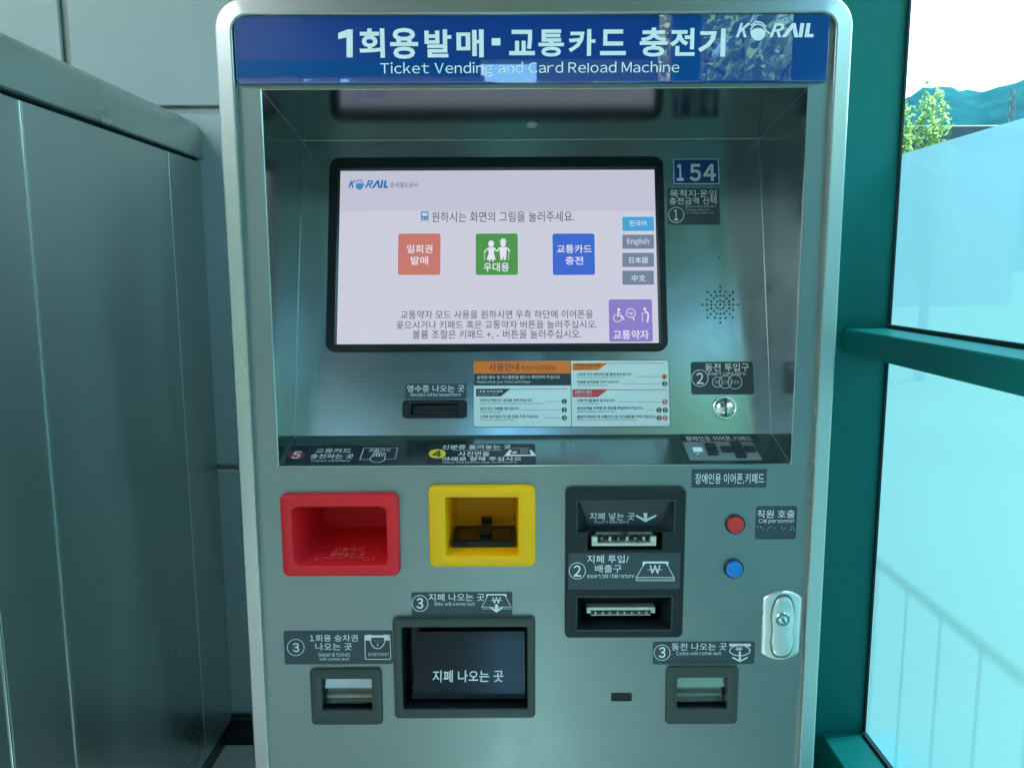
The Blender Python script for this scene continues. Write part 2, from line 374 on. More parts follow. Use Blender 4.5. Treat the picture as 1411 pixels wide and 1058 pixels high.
# house with a dark flat roof, mast
c = at(1300, 200, 42); hx, hy = c.x, c.y
t = thing('house', 'low building with a dark flat roof beyond the window, below the hill', 'building', (hx, hy, -.35))
top = at(1300, 181, 42).z
mb = MB(); mb.box(hx-2.6, hy-1, -.35, hx+3.0, hy+4, top-.9, 'plaster'); mb.build('wall', t)
mb = MB(); mb.box(hx-3.1, hy-1.5, top-.9, hx+3.3, hy+4.5, top, 'roof', .05); mb.build('roof', t)
c = at(1396, 128, 60); t = thing('antenna_mast', 'thin lattice mast on the skyline beyond the window', 'mast', (c.x, c.y, -.35))
for dx, dy in ((-.2, -.2), (.2, -.2), (.2, .2), (-.2, .2)):
    mb = MB(); tube(mb, (c.x+dx*1.3, c.y+dy*1.3, -.35), (c.x+dx*.5, c.y+dy*.5, c.z), .03, .025, 'mast', 5); mb.build('leg', t)
mb = MB()
for i in range(22):
    z = 5+i*(c.z-5)/22; s = 1 if i % 2 else -1; f = .24-.12*i/22
    for dx, dy, ex, ey in ((-1, -1, 1, -1), (1, -1, 1, 1), (1, 1, -1, 1), (-1, 1, -1, -1)):
        tube(mb, (c.x+dx*f*s, c.y+dy*f, z), (c.x+ex*f*s, c.y+ey*f, z+.55), .016, .016, 'mast', 4)
mb.build('lattice', t)

# ---- floor of tiles
XW, YB = .90, 1.00       # glass wall plane, back wall plane
mb = MB(); mb.box(-5, -4.2, -.34, .925, 1.2, -.008, 'grout'); fl = mb.build('floor'); fl['kind'] = 'structure'
mb = MB(); mb.box(0, 0, 0, .296, .296, .008, 'floor', .0015); first = mb.build('tile', fl, loc=(0, 0, 0)); n = 0
for i in range(-9, 3):
    for j in range(-6, 4):
        if n == 0: o = first
        else: o = first.copy(); COL.objects.link(o)
        o.parent = fl; o.location = Vector((i*.3+.002, j*.3+.1, -.008))-Vector(fl.location); n += 1
mb = MB()
for i in range(-17, 3):
    for j in range(-14, 4):
        if i >= -9 and j >= -6: continue
        mb.box(i*.3+.002, j*.3+.1, -.008, i*.3+.298, j*.3+.396, 0, 'floor')
o = mb.build('tile', fl); o['kind'] = 'stuff'
mb = MB(); mb.box(-1.55, -3.5, 3.0, 1.5, 1.2, 3.12, 'ceil'); mb.box(-5.1, -.1, 3.0, -1.5502, 1.2, 3.12, 'ceil'); ce = mb.build('ceiling'); ce['kind'] = 'structure'
t = thing('canopy', 'translucent white roof canopy over the hall behind the viewer', 'canopy', (-2, -3, 3))  # unseen roof with its beams, added to admit diffuse fill light
for x0, x1, y0, y1 in ((-3.0, -1.55, -3.5, -.1), (-5.1, -3.0, -3.5, -.1)):
    mb = MB(); mb.face([(x0, y0, 3.06), (x1, y0, 3.06), (x1, y1, 3.06), (x0, y1, 3.06)], 'canopy'); mb.build('canopy_sheet', t)
for i in range(4):
    y = -3.3+i*.9
    mb = MB(); mb.box(-5.1, y-.03, 2.90, -1.56, y+.03, 2.995, 'green_frame'); mb.build('rafter', t)


# ---- back wall of big metal panels
t = thing('panel_wall', 'off-white panelled wall behind the steel cabinet and the ticket machine', 'wall', (-1, YB, 0))
mb = MB(); mb.box(-5, YB+.012, 0, .70, YB+.15, 3.0, 'joint'); mb.build('backing', t)
xs = [-5.0, -4.0, -3.02, -2.05, -1.078, -.1, .70]; zs = [.082, .774, 1.674, 2.58, 3.0]
for i in range(len(xs)-1):
    for j in range(len(zs)-1):
        mb = MB(); mb.box(xs[i]+.010, YB, zs[j]+.006, xs[i+1]-.010, YB+.011, zs[j+1]-(.012 if j else .006), 'wallp', .003); mb.build('wall_panel', t)
mb = MB(); mb.box(-5, YB-.012, 0, .70, YB+.0119, .078, 'skirt', .002); mb.build('skirting', t)

# ---- green framed glass wall on the right
t = thing('window_wall', 'green steel window wall with frosted film, right of the ticket machine', 'window', (XW, -1, 0))
YC = .87
mb = MB(); mb.box(.70, YC, 0, XW+.002, 1.2, 3.0, 'green_frame', .003); mb.build('corner_post', t)
mb = MB(); mb.box(XW-.006, YC-.009, .105, XW-.001, YC-.0005, 2.94, 'gasket'); mb.build('gasket', t)
for y in (-1.42, -3.3):
    mb = MB(); mb.box(.83, y-.035, .105, XW+.08, y+.035, 2.93, 'green_frame', .003); mb.build('post', t)
mb = MB(); mb.box(.787, -3.4, 0, XW+.06, YC-.001, .104, 'green_frame', .003); mb.build('sill', t)
mb = MB(); mb.box(.787, -3.265, 1.083, XW-.006, YC-.001, 1.14, 'green_frame', .003)
mb.build('transom', t)
mb = MB(); mb.box(XW-.012, -3.262, 1.1402, XW-.001, YC-.013, 1.149, 'gasket'); mb.build('gasket', t)
mb = MB(); mb.box(XW-.012, -3.262, .1042, XW-.001, YC-.013, .112, 'gasket'); mb.build('gasket', t)
mb = MB(); mb.box(.80, -3.4, 2.94, XW+.06, YC-.001, 3.0, 'green_frame', .003); mb.build('top_rail', t)
def pane(y0, y1, z0, z1, m, name, x=XW, parent=t):
    mb = MB(); mb.face([(x, y0, z0), (x, y1, z0), (x, y1, z1), (x, y0, z1)], m); return mb.build(name, parent)
ZF = 1.54
for y0, y1 in ((-1.385, YC-.002), (-3.265, -1.455)):
    pane(y0, y1, .105, 1.083, 'film', 'frosted_pane'); pane(y0, y1, 1.14, ZF, 'film', 'frosted_pane'); pane(y0, y1, ZF, 2.94, 'glass', 'clear_pane')
# outside rail whose lines show faintly on the film
t = thing('wire_screen', 'thin grey wire screen outside, its wires showing faintly on the frosted film', 'screen', (XW+.8, 0, -.35))
for i in range(19):
    y = -1.3+i*.145; mb = MB(); mb.box(XW+.80, y, -.35, XW+.8045, y+.0045, 2.1, 'mast'); mb.build('wire', t)
mb = MB(); mb.box(XW+.799, -1.4, 2.1, XW+.804, 1.4, 2.105, 'mast'); mb.build('top_rail', t)

# ---- hall behind the viewer (seen only in reflections, gives the light its openings)
t = thing('end_wall', 'glazed partition at the far end of the hall behind the viewer', 'wall', (-2, -3.45, 0))
mb = MB(); mb.box(-5, -3.5, 2.38, .78, -3.4, 3.0, 'blueglass'); mb.build('fascia', t)
mb = MB(); mb.box(-5, -3.47, 2.30, -.16, -3.39, 2.379, 'green_frame'); mb.build('beam', t)
slots = [(-4.3, -2.55), (-1.62, -1.48), (-1.12, -1.05), (-.92, -.86), (-.14, .14)]
edges = [-5.0]+[v for q in slots for v in q]+[.78]
for i in range(0, len(edges), 2):
    mb = MB(); mb.box(edges[i], -3.5, 0, edges[i+1], -3.4, 2.2995 if edges[i+1] < .5 else 2.3795, 'beige'); mb.build('wall_section', t)
for a, b in slots:
    zt = 2.43-.051 if a == -.14 else 2.2995
    mb = MB(); mb.face([(a, -3.45, 0), (b, -3.45, 0), (b, -3.45, zt), (a, -3.45, zt)], 'glass'); mb.build('glass_pane', t)

# ================================================================== STEEL CABINET on the left
XC = -.767
t = thing('steel_cabinet', 'brushed stainless steel cabinet with a rounded top edge, left of the ticket machine', 'cabinet', (-1.2, .2, 0))
Y0, Y1 = -.62, YB-.002
def side_panel(y0, y1, name, z0=.075, z1=1.545, k0=.004, k1=.004):
    mb = MB()
    # thin sheet with returned, rounded vertical edges
    prof = [(XC-.03, y0), (XC-k0, y0), (XC, y0+k0), (XC, y1-k1), (XC-k1, y1), (XC-.03, y1)]
    mb.loft([[Vector((x, y, z)) for x, y in prof] for z in (z0, z1)], 'cabinet', closed=False)
    mb.face([(x, y, z1) for x, y in prof], 'cabinet'); return mb.build(name, t)
seams = [Y0, .10, .266, .81, Y1]
for i in range(4): side_panel(seams[i]+.0012, seams[i+1]-.0012, 'side_panel', k0=.0005 if i == 3 else .004, k1=.0005 if i >= 2 else .004)
for y in seams[1:3]:
    mb = MB(); mb.box(XC-.02, y-.0035, .075, XC+.0018, y+.0020, 1.545, 'edge', .0006); mb.build('edge_strip', t)
mb = MB(); mb.box(-1.7, Y0, .075, XC-.031, Y1, 1.545, 'cabinet'); mb.build('carcass', t)
mb = MB(); mb.box(-1.68, Y0+.03, 0, XC-.02, Y1-.004, .0745, 'skirt'); mb.build('plinth', t)
mb = MB(); prof = [(-1.72, 1.553), (XC+.005, 1.553), (XC+.008, 1.556)]
for i in range(9):
    a = R(90*i/8); prof.append((XC-.055+.063*math.cos(a), 1.60+.055*math.sin(a)))
prof += [(-1.72, 1.668)]
mb.loft([[Vector((x, y, z)) for x, z in prof] for y in (Y0-.01, Y1)][::-1], 'cabinet', True, True)
mb.build('rounded_top_cap', t, smooth=True)
mb = MB(); mb.box(-1.68, Y0+.005, 1.5455, XC-.008, Y1, 1.5525, 'dark'); mb.build('shadow_gap', t)  # near-black strip paints the shade under the overhanging cap

# ================================================================== TICKET MACHINE
F = Frame((0, 0, 0), (1, 0, 0), (0, 0, 1))            # front plane, outward normal is -Y
XM0, XM1, ZM1, ZM0 = -.3606, .4174, 1.6085, .03
T = thing('ticket_machine', 'stainless steel ticket vending and card reload machine with blue header and lit touch screen', 'ticket machine', (.0284, .3, 0))
def ray_at(px, py, Y):
    d = fwd + (px-705.5)/FPX*RTV + (529-py)/FPX*UPV; return CAM + d*((Y-CAM.y)/d.y)
# body shell
mb = MB(); x0, x1, z0, z1 = XM0+.006, XM1-.006, .0, ZM1-.006
for q in (((x0, .03, z0), (x0, .35, z0), (x0, .35, z1), (x0, .03, z1)), ((x1, .35, z0), (x1, .03, z0), (x1, .03, z1), (x1, .35, z1)),
          ((x0, .03, z1), (x0, .35, z1), (x1, .35, z1), (x1, .03, z1)), ((x0, .35, z0), (x1, .35, z0), (x1, .35, z1), (x0, .35, z1))):
    mb.face(list(reversed(q)), 'body')
mb.build('cabinet_body', T)
# trim frame
OR = (XM0, ZM0, XM1, ZM1); mb = MB()
rloft(mb, F, [(OR, .036, -.035), (OR, .036, .004), (ins(OR, .0010), .035, .0062), (ins(OR, .0028), .034, .0078), (ins(OR, .0195), .020, .0098), (ins(OR, .0212), .0185, .0095), (ins(OR, .0218), .018, .0085), (ins(OR, .0222), .0175, .0)], 'trim', k=10)
o = mb.build('trim_frame', T, smooth=True, ang=14)
PR = ins(OR, .0215)
# openings in the front panel
RX0, RX1 = -.3095, .3685; RZ1 = F.hit(735, 122)[1]; RZ0 = F.hit(735, 641)[1]
def fr_(x0, y0, x1, y1): return F.rect(x0, y0, x1, y1)
A = dict(red=fr_(389.5, 678.5, 551, 791), yel=fr_(591.5, 667.5, 738, 778), bill=fr_(778.5, 670.5, 941.5, 875), out=fr_(543, 849, 737.5, 986),
         tick=fr_(429, 919.5, 527, 996), coin=fr_(917, 917, 1016, 995))
holes = [(RX0, RZ0, RX1, RZ1)]+[ins(a, .004) for a in A.values()]
us = sorted({PR[0], PR[2]} | {h[0] for h in holes} | {h[2] for h in holes}); vs_ = sorted({PR[1], PR[3]} | {h[1] for h in holes} | {h[3] for h in holes})
def filled(u0, v0, u1, v1):
    cu, cv = (u0+u1)/2, (v0+v1)/2
    return not any(h[0] < cu < h[2] and h[1] < cv < h[3] for h in holes)
bm = bmesh.new(); vmap = {}
def gv(u, v):
    if (u, v) not in vmap: vmap[(u, v)] = bm.verts.new(F.P(u, v, 0))
    return vmap[(u, v)]
for i in range(len(us)-1):
    for j in range(len(vs_)-1):
        if filled(us[i], vs_[j], us[i+1], vs_[j+1]):
            bm.faces.new((gv(us[i], vs_[j]), gv(us[i+1], vs_[j]), gv(us[i+1], vs_[j+1]), gv(us[i], vs_[j+1])))
me = bpy.data.meshes.new('front_panel'); bm.to_mesh(me); bm.free(); me.materials.append(M['steel'])
o = bpy.data.objects.new('front_panel', me); COL.objects.link(o); o.parent = T; o.location = -Vector(T.location)
# recess: ceiling, sides, leaning back panel, shelf
bT = ray_at(735, 192.5, .195); bB = ray_at(735, 599, .083)
zT, zB = bT.z, bB.z
def quadp(name, pts, m='steel_recess'):
    mb = MB(); mb.face(pts, m); return mb.build(name, T)
fbl, fbr, ftl, ftr = Vector((RX0, 0, RZ0)), Vector((RX1, 0, RZ0)), Vector((RX0, 0, RZ1)), Vector((RX1, 0, RZ1))
bbl, bbr, btl, btr = Vector((RX0, .083, zB)), Vector((RX1, .083, zB)), Vector((RX0, .195, zT)), Vector((RX1, .195, zT))
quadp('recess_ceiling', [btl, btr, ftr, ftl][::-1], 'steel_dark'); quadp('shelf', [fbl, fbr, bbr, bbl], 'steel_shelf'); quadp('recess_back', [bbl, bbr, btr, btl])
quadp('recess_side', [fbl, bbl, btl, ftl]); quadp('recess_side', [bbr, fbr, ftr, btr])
mb = MB()     # rolled edge of the recess mouth and of its inner corners
def strip(mb, p, q, w, m='edge'): tube(mb, p, q, w, w, m, 6)
for p, q in ((ftl, ftr), (fbl, fbr), (ftl, fbl), (ftr, fbr)): strip(mb, p, q, .0010, 'flap_steel')
mb.build('opening_edge', T)
mb = MB()
for p, q, w in ((btl, btr, .0009), (btl, bbl, .0007), (btr, bbr, .0007), (bbl, fbl, .0008), (bbr, fbr, .0008), (btl, ftl, .0006), (btr, ftr, .0005)): strip(mb, p, q, w, 'steel')
mb.build('folded_corner', T)
B = Frame((0, .083, zB), (1, 0, 0), (0, .195-.083, zT-zB))
S = Frame((0, 0, RZ0), (1, 0, 0), (0, .083, zB-RZ0))
Cc = Frame((0, .195, zT), (1, 0, 0), (0, -.195, RZ1-zT))
E = .0005
# --- header sign
hr = fr_(325, 21.5, 1140, 116.5); mb = MB()
rloft(mb, F, [(hr, .006, .0002), (hr, .006, .0045), (ins(hr, .0008), .0055, .0058), (ins(hr, .002), .005, .0064)], 'blue', cap1=True); H = mb.build('header_sign', T)
d = Draw(F, .0064+.0003)
d.text('1', 467, 41, 485, 78, 'white'); d.mb = MB()
d.poly([(466, 46), (479, 41), (486, 41), (486, 79.5), (477.5, 79.5), (477.5, 52), (466, 54.5)])
d.text('회', 495, 39.5, 530, 80, off=.028); d.text('용', 537.5, 39, 576, 81.5, off=.028); d.text('발', 585, 41, 622, 79.5, off=.028); d.text('매', 629, 41, 666.5, 79.5, off=.028)
d.rect(677.5, 53, 689.5, 63, 'white')
d.text('교', 701.5, 41.5, 737, 76.5, off=.028); d.text('통', 742, 41, 777, 78.5, off=.028); d.text('카', 783.5, 40.5, 820.5, 77.5, off=.028); d.text('드', 827, 41, 862.5, 76.5, off=.028)
d.text('충', 881.5, 38.5, 920, 78.5, off=.028); d.text('전', 923.5, 39, 957.5, 77.5, off=.028); d.text('기', 962, 39.5, 999.5, 78.5, off=.028)
d.text('Ticket Vending and Card Reload Machine', 524, 85.5, 936, 105.5, off=0)
d.build('lettering', H)
def logo(d, x0, x1, yc, h, c1='white', c2=None):   # K, globe, R, crossbar-less A, I, L in slanted capitals
    w = x1-x0; c2 = c2 or c1; s = w/107.0
    X = lambda q: x0+q*s
    d.text('K', X(0), yc-h/2, X(20), yc+h/2, c1, .04, .35)
    d.text('R', X(46), yc-h/2, X(66), yc+h/2, c1, .035, .35)
    b = [(X(62), yc+h/2), (X(77), yc-h/2), (X(82), yc-h/2), (X(85.5), yc+h/2), (X(80), yc+h/2), (X(77.8), yc-h*.12), (X(69), yc+h/2)]; d.poly(b[:0]+[b[0], b[1], b[5], b[6]], c1); d.poly([b[1], b[2], b[3], b[4], b[5]], c1)
    d.poly([(X(85.5), yc+h/2), (X(88.5), yc-h/2), (X(94), yc-h/2), (X(91), yc+h/2)], c1)
    d.poly([(X(94), yc+h/2), (X(97), yc-h/2), (X(102.5), yc-h/2), (X(100.3), yc+h*.27), (X(107), yc+h*.27), (X(106), yc+h/2)][:5]+[(X(106), yc+h/2)], c1)
    cx = X(30); rx = 10.5*s; ry = h*.62; cy = yc+h*.12
    lo = [(cx+rx*math.cos(R(a)), cy+ry*math.sin(R(a))) for a in range(-8, 200, 13)]
    d.poly(lo+[(cx-rx*.4, cy-ry*.38), (cx+rx*.35, cy-ry*.42)], c2)
    d.line([(cx-rx*1.0, cy-ry*.25), (cx-rx*.5, cy-ry*.78), (cx, cy-ry*.9), (cx+rx*.6, cy-ry*.72), (cx+rx*1.15, cy-ry*.05), (cx+rx*1.7, cy+ry*.25)], 1.7*s, c1)
    d.line([(cx-rx*1.0, cy-ry*.7), (cx-rx*.2, cy-ry*1.18), (cx+rx*.5, cy-ry*1.05), (cx+rx*1.0, cy-ry*.6)], 1.6*s, c1)
d = Draw(F, .0067); logo(d, 1014.5, 1121.5, 42, 19.5); d.build('logo', H)
# --- ceiling bolt
mb = MB(); a = Cc.rect(725, 168, 741, 174); rloft(mb, Cc, [(a, .007, .0001), (a, .007, .002), (ins(a, .002), .005, .0035), (ins(a, .004), .003, .002)], 'steel', cap1=True); mb.build('ceiling_bolt', T, smooth=True)

# --- screen
sb = B.rect(452, 218, 916.5, 485); so_ = B.rect(468, 236.5, 903.5, 473)
mb = MB(); rloft(mb, B, [(sb, .015, .0), (sb, .015, .004), (ins(sb, .0015), .0135, .0056), (ins(so_, -.004), .003, .0056), (ins(so_, -.001), .001, .0030), (ins(so_, -.001), .001, .0012)], 'blk', k=8)
SB = mb.build('screen_surround', T)
mb = MB(); a = ins(so_, -.001); mb.face([B.P(u, v, .0014) for u, v in ((a[0], a[1]), (a[2], a[1]), (a[2], a[3]), (a[0], a[3]))], 's_bg')
SCR = mb.build('touch_screen', T)
d = Draw(B, .0018)
d.poly([(466.5, 236.6), (903.6, 236.6), (903.6, 291), (466.3, 291)], 's_top'); d.build('header_band', SCR)
d = Draw(B, .0020); logo(d, 480, 535, 254, 10.5, 's_logo', 's_train'); d.build('logo', SCR)
d = Draw(B, .0021)
d.text('한국철도공사', 538, 251.5, 576, 258.5, 's_ink', .004)
# train icon
d.rect(580, 291.5, 590.5, 303.5, 's_train', .001); d.rect(581.6, 293.3, 589, 298, 's_bg', dn=.0002); d.disc(582.8, 301, 1, m='s_bg', dn=.0002); d.disc(587.8, 301, 1, m='s_bg', dn=.0002)
d.line([(581.5, 303.8), (580, 306)], 1, 's_train'); d.line([(589, 303.8), (590.5, 306)], 1, 's_train')
d.text('원하시는 화면의 그림을 눌러주세요.', 595, 291.5, 791, 306, 's_ink', .003)
d.text('교통약자 모드 사용을 원하시면 우측 하단에 이어폰을', 552, 427.5, 817, 439, 's_ink', .003)
d.text('꽂으시거나 키패드 혹은 교통약자 버튼을 눌러주십시오.', 546, 441.5, 822.5, 453, 's_ink', .003)
d.text('볼륨 조절은 키패드 +, - 버튼을 눌러주십시오.', 568.5, 454.5, 801, 467, 's_ink', .003)
d.build('lettering', SCR)
def tile_button(x0, y0, x1, y1, m, texts, extra=None, r=.0035):
    d0 = Draw(B, .0019); a = B.rect(x0-.9, y0-.9, x1+.9, y1+.9, .0019); d0.polyu(rr(a, r), 's_edge'); d0.polyu(rr(ins(a, .0009), r*.9), m, dn=.0002)
    for (s, a0, b0, a1, b1, o_) in texts: d0.text(s, a0, b0, a1, b1, 's_white', o_)
    for i in range(len(texts)): pass
    # lift print above the tile
    nv = len(d0.mb.v); k0 = len(rr(a, r))*2
    lift = B.N*.0004
    d0.mb.v = d0.mb.v[:k0]+[tuple(Vector(p)+lift) for p in d0.mb.v[k0:]]
    if extra:
        d1 = Draw(B, .0024); extra(d1)
        b = len(d0.mb.v); d0.mb.v += d1.mb.v
        for f, mi in zip(d1.mb.f, d1.mb.m): d0.mb.f.append(tuple(b+i for i in f)); d0.mb.m.append(d0.mb.mi(d1.mb.mats[mi]))
    return d0.build('screen_button', SCR)
tile_button(548.5, 322, 607, 379, 's_red', [('일회권', 560.5, 337.5, 596, 349, .012), ('발매', 566, 353.5, 590, 365, .012)])
def elders(d):
    W = 's_white'
    # woman with stick
    d.disc(676.8, 336, 4, 4.6, W); d.poly([(672.5, 341), (681.5, 341), (680.5, 349), (683, 358), (670.5, 358), (673.5, 349)], W)
    d.line([(673, 342), (668.3, 346.5), (667.8, 348)], 2, W); d.line([(681, 342), (684.5, 346.5)], 2, W); d.line([(667.4, 345.5), (667.6, 358.5)], .8, W)
    d.line([(674.6, 358), (674.6, 360.5)], 1.6, W); d.line([(679, 358), (679, 360.5)], 1.6, W)
    # man with hat and stick
    d.disc(693.2, 336, 3.6, 4.3, W); d.poly([(688, 333.4), (699, 333.4), (699, 332.4), (688, 332.4)], W); d.poly([(690, 332.6), (696.8, 332.6), (696.2, 329), (690.6, 329)], W)
    d.poly([(688.3, 340.5), (698.3, 340.5), (697.6, 352), (697, 358.3), (694.3, 358.3), (693.4, 352), (692.3, 358.3), (689.6, 358.3), (688.7, 350)], W)
    d.line([(688.5, 341.5), (685, 346.5)], 2.2, W); d.line([(698, 341.5), (702.8, 346)], 2.2, W); d.line([(701, 346), (700.8, 358.5)], .8, W)
tile_button(655.5, 322, 713.5, 379, 's_green', [('우대용', 666.5, 362, 701.5, 374.5, .015)], elders)
tile_button(761.5, 322, 819.5, 379, 's_blue', [('교통카드', 767, 337.5, 815.5, 349, .012), ('충전', 779, 353.5, 803.5, 365, .012)])
for (y0, m, s, a0, b0, a1, b1) in ((299, 's_cyan', '한국어', 867, 304, 890.5, 312), (323.5, 's_grey', 'English', 864.5, 328.5, 894, 338.5), (348.5, 's_grey', '日本語', 867, 354, 893, 363), (373, 's_grey', '中文', 870.5, 379, 889.5, 388)):
    tile_button(857.5, y0, 901, y0+19.5, m, [(s, a0, b0, a1, b1, .003)], r=.0006)
def access(d):
    W = 's_white'
    d.disc(852.7, 426.5, 2, m=W); d.line([(852.3, 428), (850.8, 435), (857, 435.5), (860, 441)], 1.8, W); d.line([(851.6, 431.5), (856, 432)], 1.2, W)
    d.ring(851, 438, 5.6, 5.4, 1.1, W, 20, 120, 375)
    d.ring(869.3, 431.5, 6.2, 6.2, 1.1, W); d.line([(872, 437), (874, 442)], 1.6, W); d.line([(865.5, 431), (869, 431), (870, 434), (872, 430)], 1.1, W)
    d.disc(888.5, 425.7, 2, m=W); d.line([(889.5, 428.5), (893, 432), (893, 438), (892, 444)], 2.4, W); d.line([(890.5, 430), (885, 432), (885, 443)], 1, W)
tile_button(839, 412.5, 899, 471, 's_violet', [('교통약자', 845, 455, 894, 467.5, .012)], access)

# --- label plates -------------------------------------------------------
def label_plate(fr, px, m='label', r=.0035, th=.0008, name='label_plate'):
    a = fr.rect(*px); mb = MB(); plate(mb, fr, a, r, .0001, th, m, .0003); return mb.build(name, T), Draw(fr, th+.0003)
NB = .0003
# number plate 154
o, d = label_plate(B, (927, 219, 991, 255), 'num_blue', .001, .0012, 'number_plate')
a = ins(B.rect(927, 219, 991, 255), .0012); d.lineu([(a[0], a[1]), (a[2], a[1]), (a[2], a[3]), (a[0], a[3])], .0012, 'white', True)
d.text('１', 932.5, 226, 942, 249.5, off=.03); d.text('5', 950, 226, 966, 249.8, off=.03); d.text('4', 969, 226, 986.5, 249.5, off=.03); d.build('lettering', o)
o, d = label_plate(B, (919.5, 260, 991.5, 310))
d.text('목적지·운임', 923.5, 261.8, 987, 272, off=.004); d.text('충전금액 선택', 922.5, 272.3, 987.5, 282, off=.004)
d.text('Destination and fare', 944, 282.6, 986, 286.2, 'dim', 0); d.text('Charge amount', 944.5, 287.4, 977.5, 291.4, 'dim', 0); d.text('or money selection', 944.5, 291.8, 984, 295.2, 'dim', 0)
d.ring(931.8, 296.3, 10.6, wpx=.9); d.text('１', 928.6, 289, 934.4, 303.8, off=.01); d.build('lettering', o)
# speaker holes
d = Draw(B, .0003)
cx, cy = 992.5, 420
pts = [(cx, cy)]
for k in range(1, 5):
    for s in range(8): pts.append((cx+6.15*k*math.cos(R(45*s)), cy+6.15*k*math.sin(R(45*s))))
for k in (2.15, 3.15):
    for s in range(8): pts.append((cx+6.15*k*math.cos(R(45*s+22.5)), cy+6.15*k*math.sin(R(45*s+22.5))))
for x, y in pts: d.disc(x, y, 1.4, m='dark', k=10)
o = d.build('speaker_hole', T); o['kind'] = 'stuff'
d = Draw(B, .0003); d.disc(990.5, 355, 1.1, m='dark', k=10); d.build('microphone_hole', T)
# coin label
o, d = label_plate(B, (952, 498.5, 1038, 543.5), r=.004)
d.text('동전 투입구', 971.5, 500.5, 1032, 511.5, off=.006); d.text('Insert coins here', 976, 511.5, 1027, 517, 'white', 0)
d.ring(964.5, 521, 11.3, wpx=.9); d.text('2', 959.5, 513.5, 969.5, 529, off=.012)
for x, r_, s in ((988.5, 7.0, '50'), (999.3, 8.6, '100'), (1012.7, 9.6, '500')):
    d.disc(x, 526.3, r_+.6, m='label', dn=.0001*x/999); d.ring(x, 526.3, r_, wpx=.8, dn=.0002*x/999+.0001); d.n += .0006; d.text(s, x-len(s)*1.9, 524, x+len(s)*1.9, 528.6, 'dim', 0); d.n -= .0006
d.mb.v = d.mb.v; d.build('lettering', o)
# coin slot
c = B.hit(998, 562); rC = .0170
def circ(fr, c, r, n, k=32): return [fr.P(c[0]+r*math.cos(2*math.pi*i/k), c[1]+r*math.sin(2*math.pi*i/k), n) for i in range(k)]
mb = MB(); mb.loft([circ(B, c, rC, .0001), circ(B, c, rC, .004), circ(B, c, rC*.95, .0055), circ(B, c, rC*.86, .0055), circ(B, c, rC*.80, .0025)], 'chrome'); CS = mb.build('coin_slot', T, smooth=True)
mb = MB(); mb.loft([circ(B, c, rC*r_, n_) for r_, n_ in ((.80, .0025), (.78, .0045), (.6, .0075), (.3, .0090))], 'chrome', cap1=True); mb.build('dome', CS, smooth=True)
mb = MB(); a = (c[0]-.0013, c[1]-rC*.72, c[0]+.0012, c[1]+rC*.72); plate(mb, B, a, .0008, .003, .0094, 'dark'); mb.build('slit', CS)
# receipt
o, d = label_plate(B, (558.5, 528.5, 643, 549.5)); d.text('영수증 나오는 곳', 561, 530.5, 640, 540, off=.004); d.text('Receipt will be issued here', 566, 541.2, 635, 547, off=0); d.build('lettering', o)
ro = B.rect(555, 551.5, 644, 576.5); ri = B.rect(568, 557.5, 632, 570.5)
mb = MB(); rloft(mb, B, [(ro, .006, .0001), (ro, .006, .006), (ins(ro, .0015), .005, .0075), (ins(ri, -.001), .001, .0075), (ri, .0008, .004), (ins(ri, .001), .0006, .0008)], 'blk'); rloft(mb, B, [(ins(ri, .001), .0006, .0008), (ins(ri, .0018), .0006, .0007)], 'dark', cap1=True)
RS = mb.build('receipt_slot', T, smooth=True)
mb = MB(); plate(mb, B, (ri[0]+.003, (ri[1]+ri[3])/2-.0012, ri[2]-.003, (ri[1]+ri[3])/2-.0003), .0002, .0009, .0035, 'bezel'); plate(mb, B, (ri[0]+.002, ri[1]+.0012, ri[0]+.004, ri[3]-.002), .0002, .0009, .0038, 'bezel'); mb.build('paper_lip', RS)

# --- instruction plate
o, d = label_plate(B, (652, 496.5, 922.5, 588.5), 'ink', .004, .001, 'instruction_plate')
k = .0001
a = ins(B.rect(652, 496.5, 922.5, 588.5), .0008); d.polyu(rr(a, .0035), 'paper')
d.n += .0002
d.poly([(653.2, 497.6), (786, 497.5), (786.2, 514.6), (653, 514.8)], 'orange'); d.poly([(653, 514.8), (786.2, 514.6), (786.3, 531), (653, 531.2)], 'ink'); d.rect(786.5, 497, 787.3, 588, 'ink')
d.poly([(656, 535.6), (704, 535.4), (690, 546), (656, 546)], 'ink'); d.line([(703, 536.3), (781, 536)], .9, 'inkl')
d.poly([(789, 500.2), (838, 500), (824, 510), (789, 510.2)], 'orange'); d.line([(837, 500.6), (915, 500.3)], .8, 'pink')
d.poly([(789, 536.4), (838, 536.2), (824, 547), (789, 547)], 'pink'); d.line([(837, 537), (917, 536.8)], .9, 'pink')
for x, y, m in ((777.5, 553, 'ink'), (777.5, 564.7, 'ink'), (777.7, 575.7, 'ink'), (915.3, 519, 'orange'), (915.7, 528.7, 'ink'), (916.2, 553.7, 'pink'), (908, 565, 'ink'), (916.6, 565, 'ink'), (908.4, 575.8, 'ink'), (916.6, 575.8, 'pink')): d.disc(x, y, 3.6, m=m, k=16)
for x0, x1, y in ((752, 772.5, 553), (720, 772, 564.7), (750, 772, 575.7), (877, 911, 519), (858, 910.5, 528.7), (853, 911, 553.7), (891, 903.5, 565)): d.line([(x0, y), (x1, y)], .45, 'inkl')
d.n += .0002
